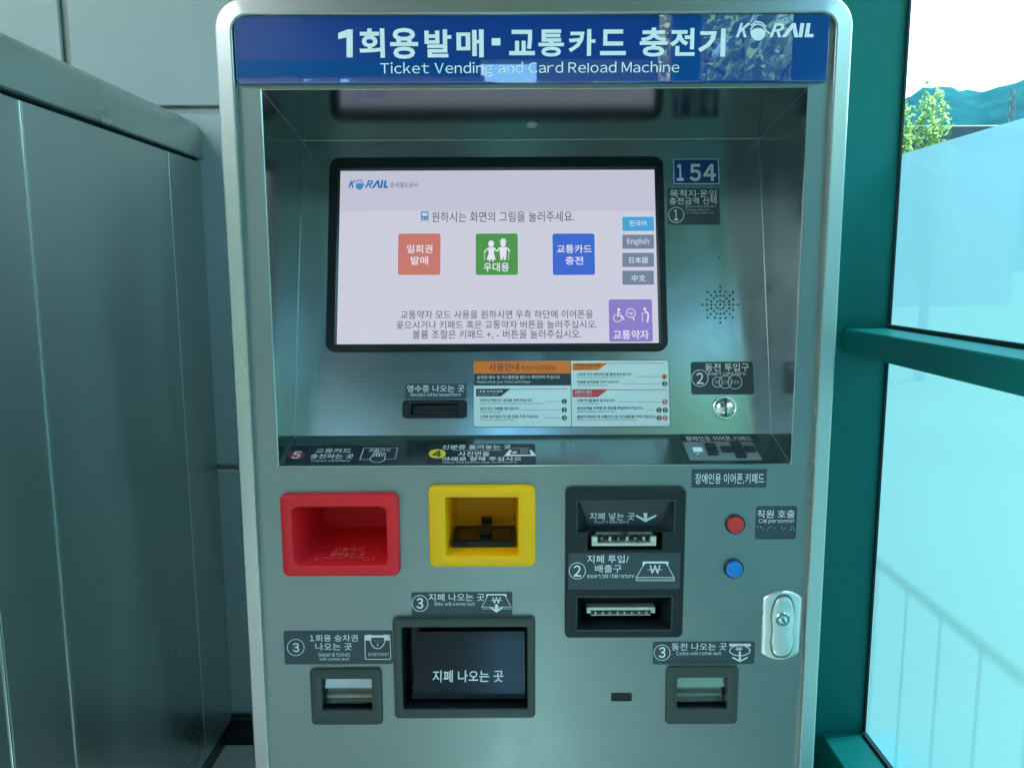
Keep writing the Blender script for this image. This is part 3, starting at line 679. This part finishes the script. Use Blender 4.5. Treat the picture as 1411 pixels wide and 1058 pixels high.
for x, y, s, m in ((777.5, 553, '1', 'paper'), (777.5, 564.7, '2', 'paper'), (777.7, 575.7, '3', 'paper'), (915.3, 519, '4', 'ink'), (915.7, 528.7, '3', 'paper'), (916.2, 553.7, '5', 'paper'), (908, 565, '1', 'paper'), (916.6, 565, '2', 'paper'), (908.4, 575.8, '3', 'paper'), (916.6, 575.8, '5', 'paper')):
    d.text(chr(0xFF10+int(s)), x-1.4, y-2.4, x+1.4, y+2.4, m, .02)
d.text('사용안내', 674, 500.3, 715, 511, 'ink', .008); d.text('Instructions', 719, 502, 765.5, 510, 'ink', 0)
d.text('승차권 매수 및 거스름돈을 반드시 확인하여 주십시오', 657.5, 517.3, 772, 522, 'paper', .01); d.text('Please check your ticket and change', 657.5, 524, 731, 528.8, 'paper', 0)
d.text('1회용 승차권 발매', 658, 537.5, 692, 541.2, 'paper', .01); d.text('Sale of general ticket', 658.5, 542.3, 686, 544.6, 'paper', 0)
def row(x, x2, y, s, x3, s2):
    d.text(s, x, y-2.1, x2, y+2.1, 'ink', .012); d.text(s2, x, y+3.1, x3, y+6, 'inkl', 0); d.line([(x-4, y), (x-2.6, y)], .4, 'inkl')
row(661.8, 734, 551.4, '목적지 역명이나 운임을 선택 하십시오.', 749, 'Select the station of your destination or transportation fare')
row(661.8, 716, 562.8, '동전 또는 지폐를 넣으십시오.', 690, 'Insert coins or bills')
row(661.8, 742, 573.8, '1회용 승차권과 거스름 돈을 가져 가십시오.', 709, 'Take general ticket and change')
d.text('우대용 승차권 발매', 792, 501.6, 827, 505.3, 'ink', .01); d.text('Sale of free ticket', 792, 506.3, 815, 508.6, 'ink', 0)
row(795, 871, 515.6, '신분증 또는 복지카드를 올려 놓으십시오.', 859, 'Put your identification card or welfare card')
row(795, 853.5, 526.2, '우대용 승차권을 가져 가십시오.', 837, 'Take free ticket and change')
d.text('교통카드 충전', 792, 538, 815, 541.8, 'paper', .01); d.text('Transit card reload', 792, 542.8, 815, 545, 'paper', 0)
row(795, 848, 551.6, '교통카드를 올려 놓으십시오.', 826, 'Put your transit card')
row(795, 887, 562.2, '충전금액을 선택한 후 현금을 투입하여 주십시오.', 847, 'Select the amount and insert cash')
row(795, 903.5, 573.9, '충전이 완료된 후 교통카드 및 거스름돈을 가져 가십시오.', 877, 'When the reload is complete, take the transit card and change')
d.build('print', o)

# --- shelf labels
def shelf_plate(px, m='labelB', th=.0007, name='label_plate', r=.004):
    a = (S.hit(px[0], px[3])[0], S.hit(705, px[3])[1], S.hit(px[2], px[3])[0], S.hit(705, px[1])[1])
    mb = MB(); plate(mb, S, a, r, .0001, th, m, .0003); return mb.build(name, T), Draw(S, th+.0003)
o, d = shelf_plate((390.5, 613.3, 545.5, 640.3)); d.disc(408.5, 626.5, 11.3, 5.9, 'rprint'); d.n += .0002
d.text('5', 402.5, 621.6, 414.5, 631.6, off=.03); d.text('교통카드', 435, 617.8, 484, 623.8, off=.01); d.text('충전하는 곳', 428, 625.4, 487, 631.6, off=.01); d.text('Transit card here', 428, 632.7, 482, 636, off=0)
d.line([(501.5, 617), (548, 617), (544.3, 632.6), (531, 632.6)], .8, closed=False); d.line([(501.5, 617), (495.8, 633), (508.8, 633)], .8)
d.text('교통카드', 508, 618, 539, 622, off=.006)
d.line([(513, 628), (509.8, 631.5), (511, 634.5), (516, 636.8), (524, 636.6), (529.5, 634), (530.6, 629), (531.2, 624.5), (529.6, 623.4), (528, 625.2), (527.6, 628)], .9)
for x in (516.4, 520.2, 524): d.line([(x-1.3, 629), (x-.4, 622.6), (x+1, 622), (x+1.9, 623.4), (x+1.6, 628.6)], .8)
d.line([(513, 628), (514.2, 625), (515.5, 625.4)], .8)
d.build('lettering', o)
o, d = shelf_plate((588, 611.8, 739, 639.6)); d.disc(602.5, 625, 11.8, 6.3, 'yprint'); d.n += .0002
d.text('4', 596, 620.5, 608.5, 629.5, 'ink', off=.03); d.text('신분증 올려놓는 곳', 609.5, 612.8, 704, 618.6, off=.012); d.text('Put your ID card here', 625, 619.2, 691, 621.3, off=0)
d.text('사진면을', 631.5, 622, 674.5, 628.3, off=.012); d.text('아래로 향해 주십시오', 609.5, 629.2, 718.5, 634.9, off=.012); d.text('Place the photo side downward.', 610, 635.5, 713, 638.4, off=0)
d.poly([(695, 628.3), (739, 628), (735, 620), (729.5, 620.2), (732.5, 626.2), (702.2, 626.4), (705, 620.2), (700.5, 620)], 'white') if False else None
for q in ([(694.5, 628.3), (702.3, 626.2), (705.5, 620), (701.5, 620)], [(694.5, 628.3), (739, 628), (731.8, 626.2), (702.3, 626.2)], [(739, 628), (731.8, 626.2), (729.5, 620), (732.6, 620)]): d.poly(q, 'white')
d.line([(706.5, 617.6), (729, 617.6)], .7); d.poly([(704.5, 625), (711.5, 625), (713, 621.5), (707, 621.5)], 'dim')
for i in range(5): d.line([(717.5+i*2.5, 625), (717.5+i*2, 618.4)], .5, 'dim')
d.build('lettering', o)
# keypad
o, d = shelf_plate((941.5, 599.6, 1047, 609.6), r=.0008)
a = S.hit(944, 604)[0], S.hit(1037, 604)[0]
d.text('장애인용 이어폰,키패드', 945, 600.8, 1036, 607.6, 'white', off=0); d.build('lettering', o)
kp, d = shelf_plate((951.5, 610.6, 1051.5, 635.6), 'plate_grey', .0012, 'keypad', r=.001)
def key(x0, y0, x1, y1):
    a = (S.hit((x0+x1)/2-7.3, (y0+y1)/2)[0], S.hit(700, y1)[1], S.hit((x0+x1)/2+7.3, (y0+y1)/2)[0], S.hit(700, y0)[1])
    mb = MB(); plate(mb, S, a, .0018, .0012, .0048, 'labelB', .0008); return mb.build('key', kp)
for q in ((972, 614.8, 987, 621.6), (975, 623, 990, 629.8), (993.5, 619, 1008.5, 625.8), (1006.5, 612.4, 1021.5, 619), (1010, 619.8, 1025, 626.2), (1013.5, 627, 1028.5, 633.4), (1027, 618.8, 1041, 625.6)): key(*q)
d.n = .0016
d.poly([(954, 616.2), (967, 616.2), (968.6, 622), (955.8, 622)], 'led'); d.line([(955.2, 623.2), (969, 623)], .9, 'white'); d.disc(962, 626, 2, 1.1, 'white', 12); d.disc(962.3, 627.3, 2, .9, 'dark', 12, dn=.0001); d.build('earphone_socket', kp)
o, d = label_plate(F, (953, 646, 1056, 671.5), r=.0004); d.text('장애인용 이어폰,키패드', 958, 652, 1053, 667, off=.002); d.build('lettering', o)

# --- trays: bezel ring + cavity
def tray(name, px_in, outer, m, ro=.008, ri=.006, h=.006, depth=.12, lip=.002, taper=.0, cav=None, cap=True, bulge=.0):
    a = fr_(*px_in); mb = MB()
    lv = [(outer, ro, .0001), (outer, ro, h*.55), (ins(outer, .0012), ro-.001, h*.9), (ins(outer, .003), ro-.002, h), (ins(a, -.0022), ri+.0015, h), (ins(a, -.0008), ri+.0005, h-.0008), (a, ri, h-.003)]
    rloft(mb, F, lv, m, k=7)
    b = (a[0]+taper, a[1]+taper*.6, a[2]-taper, a[3]-taper*.4)
    rloft(mb, F, [(a, ri, h-.003), (b, max(ri-.002, .001), -depth*.93), (ins(b, .004), max(ri-.004, .001), -depth)], cav or m, cap1=cap, k=7)
    return mb.build(name, T, smooth=True), a, b
o, a, b = tray('card_reload_tray', (405.5, 696, 534, 775), A['red'], 'red', ro=.009, ri=.008, h=.010, depth=.125, taper=.006)
o['label'] = 'red plastic card reload tray'
FL = Frame((0, 0, b[1]+.0015), (1, 0, 0), (0, 1, 0))
FLr = Frame((0, 0, a[1]+.0035), (1, 0, 0), (0, 1, 0))
d = Draw(FLr, .0006)
d.text('교통카드', 461, 754, 502, 759.5, 'redpr', .004); d.text('올려놓는 곳', 456, 760.2, 503, 766, 'redpr', .004); d.text('Place your card here', 444, 767, 508, 769.6, 'redpr', 0)
d.line([(443, 756), (446, 752), (456, 752)], .9, 'redpr'); d.line([(512, 752), (521, 752), (521, 756)], .9, 'redpr'); d.line([(436, 766), (434, 771), (447, 771.4)], 1.1, 'redpr'); d.line([(501, 771.4), (514, 771), (515.5, 767)], 1.1, 'redpr'); d.build('lettering', o)
o, a, b = tray('id_card_tray', (615, 683, 714, 762.5), A['yel'], 'yel', ro=.009, ri=.003, h=.010, depth=.11, taper=.003)
o['label'] = 'yellow plastic identity card tray'
zf = a[1]+.004; FLy = Frame((0, 0, zf), (1, 0, 0), (0, 1, 0))
mb = MB(); y_a, y_b = .022, .095; mb.box(a[0]+.005, y_a, zf-.003, a[2]-.004, y_b, zf+.004, 'bezel', .001); RD = mb.build('scanner_bed', o)
mb = MB(); mb.box(a[0]+.013, y_a+.006, zf+.0042, a[2]-.012, y_b-.02, zf+.0052, 'flap', .0004); mb.build('scanner_glass', RD)
cx_ = F.hit(669, 735)[0]; mb = MB(); mb.box(cx_-.009, .045, zf+.0055, cx_+.007, y_b+.002, zf+.012, 'blk', .0015); mb.box(cx_-.009, y_b-.01, zf+.0121, cx_+.007, y_b+.004, zf+.017, 'blk', .001); mb.build('card_clip', RD)
# bill unit
h = .008; bo = A['bill']; up_ = fr_(794, 687.5, 928, 730); dn_ = fr_(793.5, 818.5, 924, 864.5)
mb = MB()
# face plate built as cells around two openings, with a bevelled rim
rloft(mb, F, [(bo, .007, .0001), (bo, .007, h-.0015), (ins(bo, .0015), .0055, h)], 'bezel', k=5)
sl = fr_(809, 730, 911, 755); holes2 = [up_, (sl[0], sl[1], sl[2], up_[1]), dn_]
Bi = ins(bo, .0055); uu = sorted({Bi[0], Bi[2]} | {q[0] for q in holes2} | {q[2] for q in holes2}); vv = sorted({Bi[1], Bi[3]} | {q[1] for q in holes2} | {q[3] for q in holes2})
for i in range(len(uu)-1):
    for j in range(len(vv)-1):
        cu, cv = (uu[i]+uu[i+1])/2, (vv[j]+vv[j+1])/2
        if not any(q[0] < cu < q[2] and q[1] < cv < q[3] for q in holes2):
            mb.face([F.P(u, v, h) for u, v in ((uu[i], vv[j]), (uu[i+1], vv[j]), (uu[i+1], vv[j+1]), (uu[i], vv[j+1]))], 'bezel')
L1 = [F.P(u, v, h) for u, v in rr(ins(bo, .0015), .0055, 5)]
i5 = rr(Bi, 1e-5, 5); mb.loft([L1, [F.P(u, v, h) for u, v in i5]], 'bezel')
# upper funnel: leaning back face, splayed cheeks
def funnel(q, inx, top_d, bot_d, m, lower_in):
    tl, tr, bl, br = F.P(q[0], q[3], h), F.P(q[2], q[3], h), F.P(q[0], q[1], h), F.P(q[2], q[1], h)
    itl, itr = F.P(q[0]+inx*.18, q[3]-.002, -top_d), F.P(q[2]-inx*.18, q[3]-.002, -top_d); ibl, ibr = F.P(q[0]+inx, q[1]+lower_in, -bot_d), F.P(q[2]-inx, q[1]+lower_in, -bot_d)
    mb.face([itl, ibl, ibr, itr], m); mb.face([tl, bl, ibl, itl], 'bezel'); mb.face([itr, ibr, br, tr], 'bezel'); mb.face([tl, itl, itr, tr], 'bezel'); mb.face([bl, br, ibr, ibl], 'bezel')
    return itl, itr, ibl, ibr
f1 = funnel(up_, .018, .001, .011, 'bezelg', .001)
f2 = funnel(dn_, .014, .004, .040, 'blk', .003)
# slot shaft below the funnel
q = (sl[0], sl[1], sl[2], up_[1]); zt = up_[1]+.001
mb.face([F.P(q[0], q[1], h), F.P(q[2], q[1], h), F.P(q[2], q[1]+.002, -.03), F.P(q[0], q[1]+.002, -.03)], 'blk'); mb.face([F.P(q[0], q[1], h), F.P(q[0], q[1], -.03), F.P(q[0], zt, -.03), F.P(q[0], zt, h)], 'blk'); mb.face([F.P(q[2], q[1], h), F.P(q[2], zt, h), F.P(q[2], zt, -.03), F.P(q[2], q[1], -.03)], 'blk')
mb.face([F.P(q[0], q[1], -.029), F.P(q[2], q[1], -.029), F.P(q[2], zt, -.029), F.P(q[0], zt, -.029)], 'blk')
BU = mb.build('bill_unit', T)
mb = MB()
for p_, q_ in ((f1[0], f1[2]), (f1[1], f1[3])): strip(mb, p_, q_, .0011, 'bezelg')
for rct in (up_, dn_):
    for (u0, v0, u1, v1) in ((rct[0], rct[1], rct[0], rct[3]), (rct[0], rct[3], rct[2], rct[3]), (rct[2], rct[1], rct[2], rct[3]), (rct[0], rct[1], rct[2], rct[1]))[:4 if rct is dn_ else 3]: strip(mb, F.P(u0, v0, h), F.P(u1, v1, h), .0009, 'bezelg')
    mb.build('edge_bead', BU); mb = MB()
G = Frame((f1[2]+f1[3])/2, (1, 0, 0), ((f1[0]+f1[1])/2-(f1[2]+f1[3])/2))
d = Draw(G, .0003); a = G.rect(811, 702.5, 908, 724, .0003); d.polyu(rr(a, .004), 'label'); d.n = .0007
d.text('지폐 넣는 곳', 812.5, 706, 874.5, 716.5, off=.006); d.text('Insert bills here', 819, 716.4, 866.5, 721, off=0)
d.poly([(886.3, 706.7), (891.8, 706.7), (891.3, 713.6), (904, 708.4), (904.3, 711), (889.3, 719.2), (875.8, 711), (876.5, 708.6), (885.7, 713.8)], 'white') if False else None
for q in ([(886.5, 706.5), (892, 706.5), (891.6, 717), (888, 717)], [(876, 708.6), (876.6, 711.4), (889.3, 719.2), (889.3, 715)], [(904.6, 708.4), (904.4, 711.2), (889.3, 719.2), (889.3, 715)]): d.poly(q, 'white', dn=0 if q[0][0] == 886.5 else .0002)
d.build('lettering', BU)
SF = Frame((0, -.006, 0), (1, 0, 0), (0, 0, 1)); a = SF.rect(815.5, 727, 905, 753.0)
mb = MB(); z0, z1 = a[1], a[3]; x0, x1 = a[0], a[2]; ya, yb = -.004, .022
mb.box(x0, ya, z0, x1, yb, z0+.0042, 'slotm', .0006); mb.box(x0, ya, z0+.0043, x0+.008, yb, z0+.0135, 'slotm', .0006); mb.box(x1-.008, ya, z0+.0043, x1, yb, z0+.0135, 'slotm', .0006)
mb.box(x0+.0081, yb-.006, z0+.0043, x1-.0081, yb, z1-.0062, 'slotd'); mb.box(x0+.005, ya+.004, z1-.0115, x0+.038, yb-.007, z1-.0072, 'slotd', .0006); mb.box(x1-.038, ya+.004, z1-.0115, x1-.005, yb-.007, z1-.0072, 'slotd', .0006)
BS = mb.build('bill_slot', BU)
for i in range(6):
    xx = x0+.012+i*(x1-x0-.026)/5.3; mb = MB(); mb.box(xx, ya+.006, z0+.0045, xx+.004, yb-.0065, z0+.011, 'slotm' if i % 2 else 'slotd', .0006); mb.build('guide_tooth', BS)
o, d = label_plate(Frame((0, -h, 0), (1, 0, 0), (0, 0, 1)), (783, 761.5, 937, 811.5), r=.003)
d.text('지폐 투입/', 809, 764.5, 866.5, 775.5, off=.004); d.text('배출구', 820, 777.8, 856.5, 788.5, off=.004); d.text('Insert bill / bill return', 809.5, 790, 874, 796, off=0)
d.ring(795.5, 786.2, 11.2, wpx=.9); d.text('2', 790.3, 778.5, 800.5, 794, off=.012)
def won(d, x, y, w_, hh, m='white'):
    d.text('W', x-w_/2, y-hh/2, x+w_/2, y+hh/2, m, .012); d.line([(x-w_*.68, y+hh*.05), (x+w_*.68, y+hh*.05)], .8, m, dn=.0001)
d.line([(888, 776), (877, 795), (928.5, 795), (918.5, 776)], .9); d.line([(877, 795), (876.5, 799.7), (929, 799.7), (928.5, 795)], .9); d.line([(877, 797.3), (929, 797.3)], .6)
d.poly([(885.5, 773.3), (921, 773.3), (921, 778.5), (918, 778.5), (916.5, 776), (889, 776), (888, 778.5), (885.5, 778.5)][:2]+[(921, 776), (885.5, 776)], 'white'); d.poly([(885.5, 776), (889.3, 776), (887.6, 778.8), (885.5, 778.8)], 'white'); d.poly([(921, 776), (917.2, 776), (918.9, 778.8), (921, 778.8)], 'white')
won(d, 902.5, 784, 15, 11); d.build('lettering', o)
# lower bill outlet
a = SF.rect(809.5, 841.5, 905, 853); z0, z1, x0, x1 = a[1], a[3], a[0], a[2]
mb = MB(); mb.box(x0, .006, z1-.0045, x1, .034, z1, 'slotm', .0006); mb.box(x0, .006, z0+.003, x0+.006, .034, z1-.0046, 'slotm', .0005); mb.box(x1-.006, .006, z0+.003, x1, .034, z1-.0046, 'slotm', .0005); mb.box(x0+.006, .006, z0, x1-.006, .03, z0+.0012, 'slotm', .0003); mb.box(x0+.0061, .024, z0+.0013, x1-.0061, .03, z1-.0046, 'slotd')
BS = mb.build('bill_outlet', BU)
for i in range(8):
    xx = x0+.011+i*(x1-x0-.024)/7; mb = MB(); mb.box(xx, .008, z0+.0013, xx+.003, .023, z0+.0045, 'slotm', .0005); mb.build('guide_tooth', BS)

# --- buttons
def push(px, py, m, name):
    c = F.hit(px, py); r_ = .0118; mb = MB()
    mb.loft([circ(F, c, r_*1.13, .0001), circ(F, c, r_*1.13, .003), circ(F, c, r_*1.05, .004), circ(F, c, r_*.97, .0035), circ(F, c, r_*.97, .0005)], 'bezel'); o = mb.build(name, T, smooth=True)
    mb = MB(); mb.loft([circ(F, c, r_*.955, .0005), circ(F, c, r_*.955, .0055), circ(F, c, r_*.90, .0068), circ(F, c, r_*.8, .0070)], m, cap1=True); mb.build('cap', o, smooth=True); return o
push(1012.5, 721.5, 'btnr', 'push_button')['label'] = 'red push button'; push(1010.5, 782.5, 'btnb', 'push_button')['label'] = 'blue push button'
o, d = label_plate(F, (1041, 697, 1097.5, 742.5)); d.text('직원 호출', 1043.5, 702.5, 1095, 713.5, off=.004); d.text('Call personnel', 1045.5, 714.5, 1093.5, 721.5, off=0)
for i, (x, y) in enumerate([(1044, 726), (1048, 726), (1051, 728), (1057, 730), (1059, 727), (1062, 726), (1067, 728), (1077, 727), (1079, 730), (1082, 728), (1088, 730), (1090, 726), (1093, 726), (1090, 729), (1094, 729)]): d.disc(x, y, .7, m='dim', k=8)
d.build('lettering', o)
# --- lock handle
def shape(x0, y0, x1, y1):
    pts = []
    for t_ in range(40):
        pass
    return pts
cxl = F.hit(1076, 860); a = fr_(1050, 812.5, 1102.5, 907)
def plate_pts(d_):          # straight sides, shallow arched ends
    u0, v0, u1, v1 = ins(a, d_); w2 = (u1-u0)/2; cu = (u0+u1)/2; rise = .010; P_ = []
    for i in range(13):
        s = -1+2*i/12; P_.append((cu-s*-w2 if False else cu+s*w2, v0+rise*(abs(s)**2.2)))
    for i in range(13):
        s = 1-2*i/12; P_.append((cu+s*w2, v1-rise*(abs(s)**2.2)))
    return P_
mb = MB(); mb.loft([[F.P(u, v, n_) for u, v in plate_pts(d_)] for d_, n_ in ((0, .0001), (0, .003), (.0016, .0048), (.0035, .0052))], 'lock', cap1=True); LK = mb.build('lock_plate', T, smooth=True)
cu = (a[0]+a[2])/2; cv = (a[1]+a[3])/2
def pear(k_, n_):
    P_ = []; H2 = (a[3]-a[1])*.425*k_
    for i in range(44):
        t_ = 2*math.pi*i/44; s = math.sin(t_); w_ = .0150 - .0030*math.exp(-((s+.12)/.34)**2) - .0022*max(0, s)**2
        P_.append(F.P(cu+w_*k_*1.12*math.copysign(abs(math.cos(t_))**.6, math.cos(t_)), cv+H2*s, n_))
    return P_
mb = MB(); mb.loft([pear(1, .0053), pear(1, .0074), pear(.95, .0086), pear(.88, .0088)], 'lock', cap1=True); HD = mb.build('lock_handle', T, smooth=True)
d = Draw(F, .00535); d.mb.loft([pear(1.09, .00535), pear(1.0, .00536)], 'slotd'); d.build('groove', LK)
c = F.hit(1075.5, 849); mb = MB(); mb.loft([circ(F, c, r_, n_) for r_, n_ in ((.0098, .0088), (.0098, .0096), (.0088, .0106), (.0066, .0106), (.0062, .0094), (.0056, .0094), (.0054, .0110), (.0046, .0114))], 'chrome', cap1=True); KY = mb.build('keyhole', HD, smooth=True)
d = Draw(F, .0117); d.lineu([(c[0]-.0022, c[1]+.0018), (c[0]+.0024, c[1]-.0024)], .0018, 'dark'); d.build('key_slit', KY)
# --- outputs
o, d = label_plate(F, (567, 815.5, 706, 847.5), r=.003)
d.ring(578.7, 831, 11, wpx=.9); d.text('３', 573.8, 823.5, 583.3, 838.2, off=.02); d.text('지폐 나오는 곳', 590.5, 817.3, 667.5, 827.8, off=.004); d.text('Bills will come out', 599, 829, 654.5, 834, off=0)
d.poly([(669.8, 818), (698, 818), (698, 820), (669.8, 820)], 'white'); d.poly([(669.8, 820), (673, 820), (671.4, 822), (669.8, 822)], 'white'); d.poly([(698, 820), (695, 820), (696.5, 822), (698, 822)], 'white')
d.line([(672.4, 820), (664, 836), (704.4, 836), (695.6, 820)], .7); d.line([(663.8, 838.4), (704.8, 838.4)], .6); won(d, 684, 826.5, 11.5, 8.5)
d.poly([(682.3, 832), (686, 832), (686, 838.5), (682.3, 838.5)], 'white', dn=.0002); d.poly([(673.5, 835.5), (684, 843.8), (684, 839)], 'white', dn=.0002); d.poly([(694.8, 835.5), (684, 839), (684, 843.8)], 'white', dn=.0002); d.build('lettering', o)
o, a, b = tray('bill_return_tray', (555.5, 861, 726.5, 972.5), A['out'], 'bezelg', ro=.006, ri=.003, h=.008, depth=.05, taper=.002, cav='blk')
FV = Frame((0, .045, a[3]-.03), (1, 0, 0), (0, .030, .075)); 
# smoked flap leaning inside the opening, curling forward at its foot
mb = MB(); prof = [(.036, a[3]-.026), (.030, a[3]-.045), (.022, a[3]-.066), (.013, a[3]-.085), (.008, a[1]+.014), (.004, a[1]+.009)]
mb.loft([[Vector((x, y, z)) for x in (a[0]+.010+.004*(1-i/5), a[2]-.003)] for i, (y, z) in enumerate(prof)], 'flap', closed=False); FLP = mb.build('flap', o, smooth=True)
G = Frame((0, .0155, a[3]-.080), (1, 0, 0), (0, .009, .019)); d = Draw(G, .0016); d.text('지폐 나오는 곳', 596, 923, 693.5, 939.5, off=.012); d.build('lettering', FLP)
o, d = label_plate(F, (391.5, 868.5, 541, 914.5), r=.003); d.ring(407.5, 891.5, 11.6, 11.2, wpx=.9); d.text('３', 403.3, 885.5, 412.3, 898, off=.02)
d.text('1회용 승차권', 426.5, 874, 493, 883.5, off=.006); d.text('나오는 곳', 434.5, 885.5, 485, 895.5, off=.006); d.text('General ticket', 438.5, 898.2, 482.5, 904, off=0); d.text('will come out', 440, 905.2, 481.5, 909.5, off=0)
aa = F.rect(503, 874.5, 538, 908, .0011); d.lineu(rr(aa, .002, 3), .0010, 'white', True)
d.poly([(503, 874.5), (538, 874.5), (538, 882), (503, 882)], 'white'); d.n += .0002; d.disc(520.4, 880, 9, 11, 'label'); d.poly([(511, 878), (530, 878), (530, 874.8), (511, 874.8)], 'white', dn=.0001)
d.ring(520.4, 881, 9.8, 12, 1.2, 'white', 18, 180, 360, dn=.0003); d.text('TICKET', 514, 880.5, 527, 884.5, 'white', 0); d.line([(520.3, 885), (520.3, 888.6)], .8, dn=.0001); d.poly([(518.5, 888), (522.2, 888), (520.3, 890.2)], 'white'); d.text('승차권/TICKET', 507, 898.8, 536, 903.5, 'white', 0)
d.build('lettering', o)
def chute(name, px, outer, extra=0):
    o, a, b = tray(name, px, outer, 'bezelg', ro=.006, ri=.001, h=.006, depth=.05, taper=.001, cav='blk')
    mb = MB(); z0, z1 = a[1], a[3]
    prof = [(.0130, z1-.0005), (.0075, z1-.0165), (.0066, z1-.0182), (.0064, z1-.0190), (.0072, z1-.0200), (.0110, z0+.013), (.0112, z0+.010), (.0085, z0+.0075), (.0050, z0+.0062), (.0042, z0+.0055)]
    mb.loft([[Vector((x, y, z)) for x in (a[0]+.002, a[2]-.001)] for y, z in prof], 'flap_steel', closed=False); mb.build('steel_flap', o, smooth=True); return o
chute('ticket_tray', (444.5, 933, 513, 975.5), A['tick'])['label'] = 'small tray with a steel flap where tickets come out'
chute('coin_return_tray', (932.5, 931.5, 1001, 973.5), A['coin'])['label'] = 'small tray with a steel flap where coins come out'
o, d = label_plate(F, (899.5, 883.5, 1039.5, 914.5), r=.003); d.ring(912.3, 898.8, 11, 10.6, wpx=.9); d.text('３', 907.6, 891, 917.2, 906, off=.02)
d.text('동전 나오는 곳', 925.5, 885.5, 1001.5, 895.5, off=.004); d.text('Coins will come out', 932, 897, 994, 902, off=0)
d.poly([(1005, 886.5), (1034.5, 886.5), (1034.5, 890), (1005, 890)], 'white'); d.ring(1019.5, 896, 14, 7, 1.3); won(d, 1018, 893.5, 8, 5)
d.line([(1019.3, 897), (1019.3, 909)], 3, dn=.0002); d.line([(1009, 905), (1019.3, 910.5), (1030, 905)], 2.2, dn=.0004); d.build('lettering', o)
mb = MB(); a = fr_(842, 954.5, 870.5, 965); rloft(mb, F, [(a, .0015, .0012), (ins(a, .0005), .001, .0014), (ins(a, .001), .001, .0002)], 'bezel', cap1=True); mb.build('vent_slot', T)
mb = MB(); mb.box(XM0+.02, .03, 0, XM1-.02, .33, .029, 'skirt'); mb.build('plinth', T)
